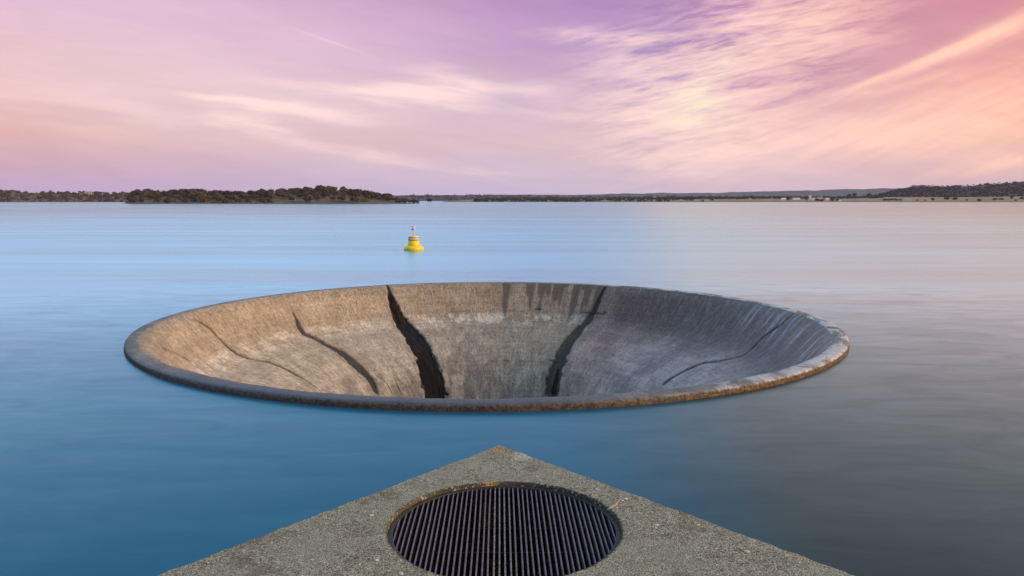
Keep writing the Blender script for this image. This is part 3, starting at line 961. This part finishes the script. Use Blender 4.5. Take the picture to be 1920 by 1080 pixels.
class Land:
    """A piece of shore: columns by bearing, rows by distance; heights from a skyline."""
    def __init__(self, name, mat, px0, px1, y0, dep, sky, drop, shore=None, seed=1, nx=160, ny=40, rise=.75, bump=1.0, power=1.0, ends=(0, 0)):
        self.px0, self.px1, self.y0, self.dep, self.sky, self.drop, self.rise = px0, px1, y0, dep, sky, drop, rise
        self.shore = shore; self.seed = seed; self.bump = bump; self.power = power; self.ends = ends
        ii, tt = np.meshgrid(np.linspace(px0, px1, nx), np.linspace(0, 1, ny) ** 1.3, indexing='ij')
        yy = self.front(ii) + tt * dep * self.taper(ii)
        zz = self.h(ii, tt)
        zz[:, 0] = -1.5
        zz[:, -1] = -1.5
        xx = x_of(ii, yy)
        V_ = np.stack([xx, yy, zz], -1).reshape(-1, 3)
        i = np.arange(nx - 1)[:, None]; j = np.arange(ny - 1)[None]
        q = np.stack([i * ny + j, (i + 1) * ny + j, (i + 1) * ny + j + 1, i * ny + j + 1], -1).reshape(-1, 4)
        me = np_mesh(name, V_, q)
        self.obj = tag(link(name, me, mat), kind='structure')

    def taper(self, px):
        px = np.asarray(px, float)
        t = np.ones_like(px)
        if self.ends[0]: t = t * np.clip((px - self.px0) / self.ends[0], .03, 1) ** .6
        if self.ends[1]: t = t * np.clip((self.px1 - px) / self.ends[1], .03, 1) ** .6
        return t

    def front(self, px):
        px = np.asarray(px, float)
        f = self.y0 + (fbm(px * .012, px * 0 + .5, self.seed) - .47) * self.dep * .10
        if self.shore is not None: f = f + np.interp(px, self.shore[0], self.shore[1])
        return f

    def h(self, px, t):
        px = np.asarray(px, float); t = np.asarray(t, float)
        yc = self.front(px) + self.dep * self.rise * self.taper(px)
        skyy = np.interp(px, [s[0] for s in self.sky], [s[1] for s in self.sky])
        crest = np.maximum(H + yc * (HORIZON - skyy) / F - self.drop, 1.0)
        k = np.clip(t / self.rise, 0, 1)
        up = np.where(k < .06, k / .06 * .07, .07 + .93 * (((k - .06) / .94).clip(0, 1) ** self.power))
        s = up * np.where(t > self.rise, np.clip(1 - (t - self.rise) / (1 - self.rise + 1e-6) * .9, 0, 1), 1)
        s = s * self.taper(px)
        return crest * s + (fbm(px * .07, t * 9, self.seed + 2) - .47) * self.bump * np.clip(k * 5, 0, 1)

    def at(self, px, t):
        y = float(self.front(px) + t * self.dep * self.taper(px))
        return x_of(px, y), y, float(self.h(px, t))


HEAD_SKY = [(228, 379), (245, 358), (255, 353), (275, 354), (300, 356), (330, 353), (360, 352), (390, 356), (430, 357), (460, 356), (495, 353), (540, 350.5),
            (575, 349), (592, 350), (600, 346.5), (640, 347), (665, 351), (690, 356), (710, 359), (730, 362), (750, 366), (770, 369), (786, 377)]
head = Land('headland', bank_m, 228, 787, 1012, 190, HEAD_SKY, 7.5, seed=3, nx=220, ny=36, rise=.7, ends=(25, 90), power=.85,
            shore=([228, 260, 700, 787], [40, 0, 0, 25]))
LEFT_SKY = [(-260, 350), (-60, 352), (0, 353), (40, 355), (65, 357.5), (100, 357), (150, 357), (185, 358), (205, 360), (240, 357), (300, 354), (360, 353), (420, 358), (520, 360), (620, 366)]
left = Land('left_shore', bank_m, -260, 620, 1640, 420, LEFT_SKY, 7.0, seed=11, nx=200, ny=36, rise=.75, ends=(0, 80), power=.9)
MID_SKY = [(760, 371), (800, 370.5), (900, 371), (960, 371.5), (1100, 372), (1180, 372), (1300, 371.5), (1400, 371), (1500, 371), (1580, 371), (1640, 369.5), (1700, 369), (1800, 369.5), (1920, 368), (2250, 367)]
mid_l = Land('far_shore', dry_m, 830, 2250, 1655, 700, MID_SKY, 0.0, seed=21, nx=260, ny=30, rise=.8, ends=(190, 0), power=.9, bump=.6)
RIGHT_SKY = [(1560, 371), (1620, 367), (1650, 363), (1665, 358), (1682, 354), (1700, 350.5), (1708, 348.5), (1760, 348.5), (1800, 348), (1830, 346), (1850, 344), (1885, 342), (1920, 340.5), (2050, 336), (2250, 333)]
hill = Land('wooded_hill', wood_m, 1560, 2300, 2080, 900, RIGHT_SKY, 4.0, seed=31, nx=180, ny=50, rise=.7, ends=(60, 0), power=.95, bump=5)
FAR_SKY = [(500, 368), (700, 366), (820, 366), (900, 365.4), (960, 364.6), (1010, 365.2), (1080, 365.2), (1120, 364.2), (1180, 362.4), (1205, 363), (1235, 361.4), (1270, 362), (1300, 361.5), (1350, 361.6), (1380, 360),
           (1410, 359.4), (1440, 358.6), (1470, 357.8), (1500, 357.4), (1530, 356.8), (1560, 355.4), (1590, 354.6), (1620, 354.8), (1650, 352.8), (1700, 353), (1800, 352), (2000, 352), (2300, 350)]
far_m = ground_material('far_hill_scrub', (.075, .080, .085), (.055, .06, .068), (.10, .10, .10), .003)
far_l = Land('far_hills', far_m, 400, 2300, 6000, 1600, FAR_SKY, 0.0, seed=41, nx=420, ny=36, rise=.7, ends=(150, 0), power=.8, bump=9)
NEAR_SKY = [(740, 367), (800, 366.3), (850, 366.6), (900, 366.2), (960, 367.2), (1040, 368.5), (1150, 368.5), (1250, 368.5), (1350, 368.5), (1450, 369), (1600, 369), (1700, 369)]
near_l = Land('middle_hills', ground_material('mottled_far_fields', (.085, .060, .055), (.062, .050, .050), (.20, .135, .11), .01), 640, 1750, 2900, 600, NEAR_SKY, 0.0,
              seed=51, nx=220, ny=30, rise=.75, ends=(100, 80), power=.9, bump=4)

# ------------------------------------------------------------------ trees
def foliage(name, c0, c1, c2):
    m, g, p = material(name)
    P = g.new('ShaderNodeTexCoord').outputs['Object']
    oi = g.new('ShaderNodeObjectInfo').outputs['Random']
    n = g.noise(P, .45, 4, .6)
    col = g.mix(g.rng(n, .35, .65), c0, c1)
    col = g.mix(g.m('MULTIPLY', g.rng(oi, .35, 1.0), .75), col, c2)
    principled(g, p, col, .85, None, .15)
    return m


leaf_m = foliage('evergreen_oak_leaves', (.026, .021, .010), (.088, .060, .024), (.16, .100, .042))
leaf_g = foliage('grey_green_leaves', (.045, .040, .022), (.11, .085, .045), (.07, .05, .03))
leaf_r = foliage('rusty_leaves', (.075, .036, .017), (.13, .068, .030), (.07, .05, .022))
leaf_y = foliage('yellowing_leaves', (.24, .155, .045), (.19, .12, .035), (.15, .10, .035))
pine_m = foliage('dark_pine_needles', (.030, .036, .026), (.05, .05, .036), (.045, .034, .030))
mk, gk, pk = material('grey_brown_bark')
principled(gk, pk, gk.mix(gk.noise(gk.new('ShaderNodeTexCoord').outputs['Object'], 3), (.10, .07, .05), (.17, .125, .09)), .9)


def crown_arrays(r, W, Hc, z0, lobes=26, per=16, leaf=1.0, flat=1.0):
    vs = []
    for _ in range(lobes):
        while True:
            p = np.array([r.uniform(-1, 1), r.uniform(-1, 1), r.uniform(-.7, 1)])
            if .25 < np.linalg.norm(p) < 1: break
        if p[2] < -.2: p[:2] *= .8
        c = p * np.array([W * .40, W * .40, Hc * .38 * flat]) + np.array([0, 0, z0 + Hc * .48])
        lr = r.uniform(.14, .24) * W
        for _ in range(per):
            d = np.array([r.gauss(0, 1), r.gauss(0, 1), r.gauss(0, 1) + .25]); d /= np.linalg.norm(d)
            q = c + d * lr * np.array([1, 1, .75]) * r.uniform(.6, 1.08)
            nrm = d + np.array([r.uniform(-.7, .7) for _ in range(3)]); nrm /= np.linalg.norm(nrm)
            t = np.cross(nrm, [.3, .2, 1]); t /= np.linalg.norm(t) + 1e-9
            b = np.cross(nrm, t)
            s = leaf * r.uniform(.55, 1.15)
            k = r.uniform(.6, 1.0)
            vs += [q + t * s, q + b * s * k, q - t * s * .9, q - b * s * k]
    return np.array(vs)


def trunk_bm(r, Ht, W):
    bm = bmesh.new()
    lean = r.uniform(-.4, .4)
    rad = max(.25, W * .028)
    bm_tube(bm, [(0, 0, -1.0), (lean * .3, 0, Ht * .2), (lean, .1, Ht * .45), (lean * 1.2, .2, Ht * .7)], [rad * 1.3, rad, rad * .8, rad * .3], 7)
    for k in range(4):
        a = r.uniform(0, 6.28) + k * 1.57
        z = Ht * r.uniform(.28, .42)
        bm_tube(bm, [(lean * .7, 0, z), (lean + math.cos(a) * W * .14, math.sin(a) * W * .14, z + Ht * .15), (lean + math.cos(a) * W * .28, math.sin(a) * W * .28, z + Ht * .28)],
                [rad * .55, rad * .4, rad * .15], 5)
    return bm


def make_tree(name, W, Ht, z0f, mat, seed, lobes=26, per=16, leaf=1.0, flat=1.0):
    r = random.Random(seed)
    root = empty(name, (0, 0, 0))
    t = from_bm('trunk', trunk_bm(r, Ht, W), mk, root, True)
    vs = crown_arrays(r, W, Ht * (1 - z0f), Ht * z0f, lobes, per, leaf, flat)
    me = np_mesh('crown', vs, np.arange(len(vs)).reshape(-1, 4), False)
    link('crown', me, mat, root)
    return root


def copy_tree(root, loc, rz, sc, mat=None):
    c = root.copy(); COL.objects.link(c)
    c.location = loc; c.rotation_euler = (0, 0, rz); c.scale = (sc, sc, sc)
    for ch in root.children:
        d = ch.copy(); COL.objects.link(d); d.parent = c
    return c


protos = {
    'oak': [make_tree('oak_tree', 12, 8.2, .16, leaf_m, 101, 30, 18, 1.0), make_tree('oak_tree', 14, 8.6, .14, leaf_m, 102, 34, 18, 1.0),
            make_tree('oak_tree', 10, 8.8, .15, leaf_m, 103, 26, 18, .95), make_tree('oak_tree', 11, 7.6, .14, leaf_g, 104, 28, 18, .95)],
    'bush': [make_tree('waterside_tree', 9, 6.4, .03, leaf_r, 111, 24, 16, .9), make_tree('waterside_tree', 8, 6.8, .04, leaf_m, 112, 22, 16, .85),
             make_tree('waterside_tree', 10, 6.0, .02, leaf_r, 113, 26, 16, .9)],
    'far': [make_tree('shore_tree', 10, 7.2, .12, leaf_m, 121, 20, 14, 1.1), make_tree('shore_tree', 12, 7.0, .1, leaf_r, 122, 22, 14, 1.1), make_tree('shore_tree', 9, 7.6, .14, leaf_g, 123, 20, 14, 1.0)],
    'pine': [make_tree('umbrella_pine', 10, 9.5, .58, pine_m, 131, 20, 14, 1.0, .8), make_tree('umbrella_pine', 8, 10.5, .6, pine_m, 132, 18, 14, .95, .8)],
    'round': [make_tree('round_tree', 13, 13, .10, leaf_m, 141, 34, 18, 1.1), make_tree('round_tree', 12, 11, .08, pine_m, 142, 30, 18, 1.1)],
    'shrub': [make_tree('shore_shrub', 11, 5.2, .0, pine_m, 151, 18, 14, 1.0), make_tree('shore_shrub', 14, 5.0, .0, leaf_g, 152, 22, 14, 1.0)],
    'gold': [make_tree('yellow_shrub', 15, 6.5, .0, leaf_y, 161, 26, 16, 1.0)],
}
used = set()


def plant(kind, loc, sc, label, cat='tree', group=None, which=None, rz=None):
    ps = protos[kind]
    i = random.randrange(len(ps)) if which is None else which
    rz = random.uniform(0, 6.28) if rz is None else rz
    if (kind, i) not in used:
        used.add((kind, i)); o = ps[i]
        o.location = loc; o.rotation_euler = (0, 0, rz); o.scale = (sc, sc, sc)
    else:
        o = copy_tree(ps[i], loc, rz, sc)
    for key in ('label', 'category', 'group'):
        if key in o: del o[key]
    return tag(o, label, cat, group)


# headland wood: rows from the water up to the crest, kept apart so that each crown reads
spots = []
rr = random.Random(5)
tries = 0
while len(spots) < 175 and tries < 12000:
    tries += 1
    px = rr.uniform(246, 782)
    t = rr.random() ** .8 * .74 + .02
    if px > 500 and px < 740 and t < .22 and rr.random() < .85: continue     # bare bank
    x, y, z = head.at(px, t)
    mind = 10.0 if t > .2 else 11.5
    if all((x - a) ** 2 + ((y - b) * .55) ** 2 > mind ** 2 for a, b, *_ in spots):
        spots.append((x, y, z, px, t))
for x, y, z, px, t in spots:
    s = rr.uniform(.82, 1.12)
    if px > 735: s *= .72
    if t < .14 and px < 520:
        plant('bush', (x, y, z - .2), s * 1.15, 'bushy rust brown tree crowding the waterline of the left headland', 'tree', 'waterside trees of the left headland')
    elif px > 735:
        plant('oak', (x, y, z - .2), s, 'small dark tree thinning out towards the low tip of the headland', 'tree', 'trees on the headland tip')
    elif t > .55:
        plant('oak', (x, y, z - 1.3), s, 'dark round crowned tree on the skyline of the wooded headland', 'tree', 'crest trees of the headland wood')
    else:
        plant('oak', (x, y, z - .3), s, 'dark green tree packed on the slope of the wooded headland', 'tree', 'slope trees of the headland wood')
x, y, z = head.at(372, .45)
plant('round', (x, y, z - .3), .95, 'tallest dark tree poking above the low western half of the headland', 'tree', which=1)
x, y, z = head.at(598, .62)
plant('round', (x, y, z - 3.5), .95, 'broad dark tree forming the highest point of the headland skyline', 'tree', which=0)
x, y, z = head.at(684, .10)
plant('gold', (x, y, z - .6), .85, 'golden yellow shrub on the bare bank of the headland', 'shrub')
q = on_plane(806, 380.2, 0)
plant('oak', (float(q[0]), float(q[1]), -.4), 1.0, 'lone tree standing in the water off the headland tip', 'tree', which=2)
for px, sc in ((757, .78), (776, .74), (782, .6)):
    x, y, z = head.at(px, .25)
    lab = {757: 'upright dark tree third from the tip of the headland', 776: 'dark tree second from the tip of the headland', 782: 'last small tree at the very tip of the headland'}[px]
    plant('oak', (x, y, z - .2), sc, lab, 'tree')

# far left shore
spots = []
tries = 0
while len(spots) < 62 and tries < 6000:
    tries += 1
    px = rr.uniform(-20, 262); t = rr.random() * .78 + .02
    x, y, z = left.at(px, t)
    if 152 < px < 178 and .35 < t < .75: continue
    if all((x - a) ** 2 + ((y - b) * .5) ** 2 > 14 ** 2 for a, b, *_ in spots):
        spots.append((x, y, z, px, t))
for x, y, z, px, t in spots:
    s = rr.uniform(.9, 1.25)
    if t > .5:
        plant('far', (x, y, z - .3), s, 'low dark tree along the ridge of the far left shore', 'tree', 'ridge trees of the far left shore')
    else:
        plant('far', (x, y, z - .3), s * .95, 'rust brown tree on the bank of the far left shore', 'tree', 'bank trees of the far left shore', which=1 if rr.random() < .6 else None)
for px, lab in ((150, 'flat topped pine just left of the yellow house on the left ridge'), (158, 'flat topped pine standing behind the yellow house'), (184, 'left one of the three flat topped pines right of the yellow house'),
                (190, 'middle one of the three flat topped pines right of the yellow house'), (196, 'right one of the three flat topped pines right of the yellow house')):
    x, y, z = left.at(px, .74)
    plant('pine', (x, y, z - 3.2), .9, lab, 'tree')

# trees on the far and right shore, one by one
FARTREES = [
    (1512, .20, 'round', .80, 0, 'tall round dark tree rising among the white village houses', 'tree'),
    (1478, .30, 'shrub', .9, 0, 'dark bushy tree between the two white houses on the left of the village', 'tree'),
    (1532, .12, 'shrub', .95, 0, 'dark shrub in front of the village, left one of three by the water', 'shrub'),
    (1541, .10, 'shrub', .8, 1, 'grey green shrub in front of the village, middle one of three by the water', 'shrub'),
    (1560, .12, 'shrub', 1.0, 0, 'dark shrub in front of the village, right one of three by the water', 'shrub'),
    (1570, .16, 'shrub', .8, 0, 'dark shrub beside the small white hut at the right end of the village', 'shrub'),
    (1592, .78, 'round', .90, 1, 'left and wider of two tall dark trees right of the village', 'tree'),
    (1602, .80, 'round', .98, 0, 'right and taller of two tall dark trees right of the village', 'tree'),
    (1629, .80, 'round', .95, 1, 'single round dark tree on the skyline at the foot of the wooded hill', 'tree'),
    (1749, .14, 'round', .58, 1, 'solitary dark round tree on the dry shore below the wooded hill', 'tree'),
    (1835, .08, 'shrub', .95, 0, 'low wide dark shrub nearest the water on the right shore', 'shrub'),
    (1813, .16, 'shrub', .55, 0, 'very small dark shrub left of the wide shrub on the right shore', 'shrub'),
    (1866, .20, 'shrub', .9, 0, 'dark shrub on the dry slope, left of a close pair', 'shrub'),
    (1877, .22, 'shrub', .8, 1, 'grey shrub on the dry slope, right of a close pair', 'shrub'),
    (1897, .30, 'round', .6, 0, 'leafy dark tree on the dry slope near the right edge', 'tree'),
    (1916, .28, 'shrub', 1.0, 0, 'dark shrub cut by the right edge of the view', 'shrub'),
    (1905, .10, 'shrub', .55, 0, 'small dark shrub by the water near the right edge', 'shrub'),
    (1720, .14, 'shrub', .5, 0, 'small shrub on the dry field right of the pale shed', 'shrub'),
    (1734, .16, 'shrub', .42, 1, 'tiny grey shrub just left of the solitary round tree', 'shrub'),
    (1775, .28, 'shrub', 1.1, 0, 'dark thicket at the foot of the hill, left of two', 'shrub'),
    (1790, .28, 'shrub', 1.0, 1, 'grey green thicket at the foot of the hill, right of two', 'shrub'),
]
for px, t, kind, sc, w, lab, cat in FARTREES:
    x, y, z = mid_l.at(px, t)
    plant(kind, (x, y, z - .3), sc * 1.15, lab, cat, which=w)
for k in range(9):
    px = 1656 + k * 4.1 + rr.uniform(-1, 1)
    x, y, z = mid_l.at(px, .15 + rr.uniform(-.02, .03))
    plant('far', (x, y, z - .3), rr.uniform(.55, .75), 'small dark tree in the row on the dry shore left of the pale shed', 'tree', 'tree row on the right shore')
for k in range(60):
    px = rr.uniform(955, 1475)
    t = rr.uniform(.38, .62) if px > 1180 else rr.uniform(.03, .4)
    x, y, z = mid_l.at(px, t)
    plant('far', (x, y, z - .4), rr.uniform(.6, .95), 'small dark tree in the low belt along the far middle shore', 'tree', 'tree belt of the far middle shore', which=rr.choice([0, 2]))
for k, px in enumerate([1684, 1709, 1713, 1718, 1722, 1727, 1733, 1740, 1748, 1756, 1765, 1774, 1785, 1798, 1812, 1824, 1836, 1850, 1862, 1872, 1884, 1897, 1910]):
    x, y, z = hill.at(px, .70)
    lab = 'lone pine on the left shoulder of the wooded hill' if k == 0 else 'small dark pine in the row along the crest of the wooded hill'
    plant('pine', (x, y, z - 3.0), rr.uniform(.72, .95), lab, 'tree', None if k == 0 else 'pines on the hill crest')

for kind, ps in protos.items():
    for i, o in enumerate(ps):
        if (kind, i) not in used:
            for ch in list(o.children): bpy.data.objects.remove(ch)
            bpy.data.objects.remove(o)


# woods and scrub too many and too far to count
def mass(name, land, n, px0, px1, t0, t1, W, Hc, mat, seed, lobes=5, per=9, leaf=1.4, thin=None):
    r = random.Random(seed); rows = []
    base = [crown_arrays(r, W, Hc, 0, lobes, per, leaf) for _ in range(8)]
    for _ in range(n):
        px = r.uniform(px0, px1); t = r.uniform(t0, t1)
        if thin and px > thin and t < .5 and r.random() < ((px - thin) / (px1 - thin)) ** .5 + .05 * math.sin(px * .4): continue
        x, y, z = land.at(px, t)
        s = r.uniform(.6, 1.2); a = r.uniform(0, 6.28)
        b = base[r.randrange(8)] * s
        ca, sa = math.cos(a), math.sin(a)
        rows.append(np.stack([b[:, 0] * ca - b[:, 1] * sa + x, b[:, 0] * sa + b[:, 1] * ca + y, b[:, 2] + z - .5], 1))
    vs = np.concatenate(rows)
    return link(name, np_mesh(name, vs, np.arange(len(vs)).reshape(-1, 4), False), mat)


scrub_m = foliage('hillside_scrub_leaves', (.024, .021, .014), (.050, .027, .022), (.034, .022, .019))
o = mass('hill_forest', hill, 2200, 1600, 2200, .03, .74, 13, 6.0, scrub_m, 71)
tag(o, 'dense dark scrub and forest covering the hill on the right', 'forest', kind='stuff')
o = mass('headland_undergrowth', head, 260, 236, 520, .0, .5, 5, 2.4, foliage('bank_scrub_leaves', (.075, .05, .026), (.13, .08, .04), (.1, .07, .035)), 72, 4, 8, .7)
tag(o, 'brown undergrowth along the bank of the headland', 'undergrowth', kind='stuff')
o = mass('left_shore_scrub', left, 900, -60, 500, .0, .78, 8, 4.5, foliage('left_scrub_leaves', (.055, .025, .014), (.10, .048, .024), (.035, .024, .014)), 73, 4, 9, 1.1)
tag(o, 'reddish brown scrub covering the far left shore', 'scrub', kind='stuff')
o = mass('middle_hill_scrub', near_l, 700, 760, 1640, .0, .8, 16, 6, foliage('middle_scrub_leaves', (.06, .055, .045), (.09, .075, .06), (.07, .06, .05)), 74, 4, 8, 2.0)
tag(o, 'scattered scrub on the low hills across the lake', 'scrub', kind='stuff')
o = mass('far_shore_scrub', mid_l, 760, 890, 1420, .04, .7, 12, 5.0, pine_m, 75, thin=1080)
tag(o, 'dark low scrub down to the waterline of the far middle shore', 'scrub', kind='stuff')
o = mass('field_edge_scrub', mid_l, 330, 1190, 1660, .50, .78, 12, 5.0, pine_m, 76)
tag(o, 'dark scrub along the top of the dry field on the far shore', 'scrub', kind='stuff')

# ------------------------------------------------------------------ houses across the lake
def plaster(name, c):
    m, g, p = material(name)
    n = g.noise(g.new('ShaderNodeTexCoord').outputs['Object'], .8, 4)
    principled(g, p, g.mix(g.rng(n, .35, .7), c, tuple(k * .82 for k in c)), .9)
    return m


white_w = plaster('white_plaster', (.80, .77, .73)); yellow_w = plaster('yellow_plaster', (.72, .52, .28)); pink_w = plaster('pale_pink_plaster', (.74, .60, .56)); beige_w = plaster('beige_plaster', (.60, .52, .40))
shed_w = plaster('pale_green_sheet', (.42, .47, .46))
tile_m = plaster('clay_roof_tiles', (.34, .17, .10)); pane_m = plaster('dark_window_glass', (.03, .035, .04)); slate_m = plaster('grey_sheet_roof', (.40, .38, .37))


def house(name, land, px, t, W, Dp, Hw, Hr, wall, roof, label, cat, nwin=3, chimney=True, z_add=0):
    x, y, z = land.at(px, t)
    root = empty(name, (x, y, z + z_add - .3))
    bm = bmesh.new(); bm_box(bm, -W / 2, W / 2, 0, Dp, -1.5, Hw); from_bm('wall', bm, wall, root)
    bm = bmesh.new()
    e = .35
    A = [bm.verts.new(p) for p in ((-W / 2 - e, -e, Hw + .01), (W / 2 + e, -e, Hw + .01), (W / 2 + e, Dp + e, Hw + .01), (-W / 2 - e, Dp + e, Hw + .01))]
    B = [bm.verts.new(p) for p in ((-W / 2 - e, Dp / 2, Hw + Hr), (W / 2 + e, Dp / 2, Hw + Hr))]
    for f in ((A[0], A[1], B[1], B[0]), (A[2], A[3], B[0], B[1]), (A[0], B[0], A[3]), (A[1], A[2], B[1]), (A[3], A[2], A[1], A[0])): bm.faces.new(f)
    rf = from_bm('roof', bm, roof, root)
    if chimney:
        bm = bmesh.new(); bm_box(bm, W * .2, W * .2 + .8, Dp * .3, Dp * .3 + .8, Hw + Hr * .3, Hw + Hr + .8); from_bm('chimney', bm, wall, rf)
    for k in range(nwin):
        cx = -W / 2 + W * (k + .5) / nwin
        bm = bmesh.new()
        if k == nwin // 2 and nwin > 1:
            bm_box(bm, cx - .5, cx + .5, -.04, .05, 0.2, 2.3); from_bm('door', bm, tile_m, root)
        else:
            bm_box(bm, cx - .55, cx + .55, -.04, .05, 1.1, 2.2); from_bm('window', bm, pane_m, root)
    return tag(root, label, cat)


house('house', left, 166, .60, 15, 9, 4.4, 2.2, yellow_w, tile_m, 'pale yellow house on the ridge of the far left shore', 'house', 5, z_add=1.5)
house('house', left, 66, .62, 8, 7, 3, 1.6, pink_w, tile_m, 'small pink house half hidden on the far left ridge', 'house', 3)
house('house', mid_l, 1470, .26, 10, 8, 3.6, 1.6, white_w, white_w, 'leftmost white house of the village across the lake', 'house', 3, z_add=.6)
house('house', mid_l, 1494, .30, 17, 8, 3.2, 1.4, white_w, white_w, 'long low white house left of the tall village tree', 'house', 5, z_add=.8)
house('tower_house', mid_l, 1519, .36, 6, 6, 9.5, 1.4, pink_w, pink_w, 'narrow pale pink tower just right of the tall village tree', 'house', 1, False)
house('house', mid_l, 1526, .30, 6, 6, 3.6, 1.2, white_w, white_w, 'small white house below the pale pink tower', 'house', 2, z_add=.4)
house('house', mid_l, 1538, .34, 14, 8, 4.2, 1.8, beige_w, tile_m, 'wide beige house in the middle of the village', 'house', 5, z_add=.8)
house('house', mid_l, 1552, .26, 7, 7, 4, 1.4, white_w, white_w, 'white house between the shrubs at the right of the village', 'house', 2, z_add=.4)
house('hut', mid_l, 1576, .05, 4.5, 4, 2.4, .9, white_w, white_w, 'tiny white hut by the water at the right end of the village', 'hut', 1, False)
house('shed', mid_l, 1702, .15, 20, 9, 4.0, 1.2, shed_w, slate_m, 'long pale green shed on the shore below the wooded hill', 'shed', 4, False)
house('house', near_l, 1227, .45, 13, 9, 4.5, 2, white_w, white_w, 'white house on the low hills above the far middle shore', 'house', 4, False)
house('house', near_l, 1020, .45, 12, 8, 4, 2, beige_w, tile_m, 'beige house on the low hills left of the white one', 'house', 4, False)
house('house', far_l, 1414, .14, 24, 14, 8, 4, white_w, white_w, 'white speck of a house on the blue far hills', 'house', 3, False)

# ------------------------------------------------------------------ haze
mh = bpy.data.materials.new('lake_haze'); mh.use_nodes = True
gh = G(mh.node_tree)
ho = gh.new('ShaderNodeOutputMaterial')
pv = gh.new('ShaderNodeVolumePrincipled')
pv.inputs['Color'].default_value = (.86, .80, .93, 1)
pv.inputs['Density'].default_value = 3.2e-5
gh.nt.links.new(pv.outputs[0], ho.inputs[1])
bm = bmesh.new()
bm_box(bm, -9800, 9800, -9500, 9800, -16, 190)
hz = from_bm('haze', bm, mh)
tag(hz, kind='stuff')

# ------------------------------------------------------------------ render settings
scene.view_settings.view_transform = 'Standard'
scene.view_settings.look = 'None'
scene.view_settings.exposure = 0.0
scene.view_settings.gamma = 1.0
scene.render.engine = 'CYCLES'
scene.cycles.use_denoising = True
scene.cycles.max_bounces = 8
scene.cycles.diffuse_bounces = 3
scene.cycles.glossy_bounces = 3
scene.cycles.volume_bounces = 1
scene.cycles.transparent_max_bounces = 6
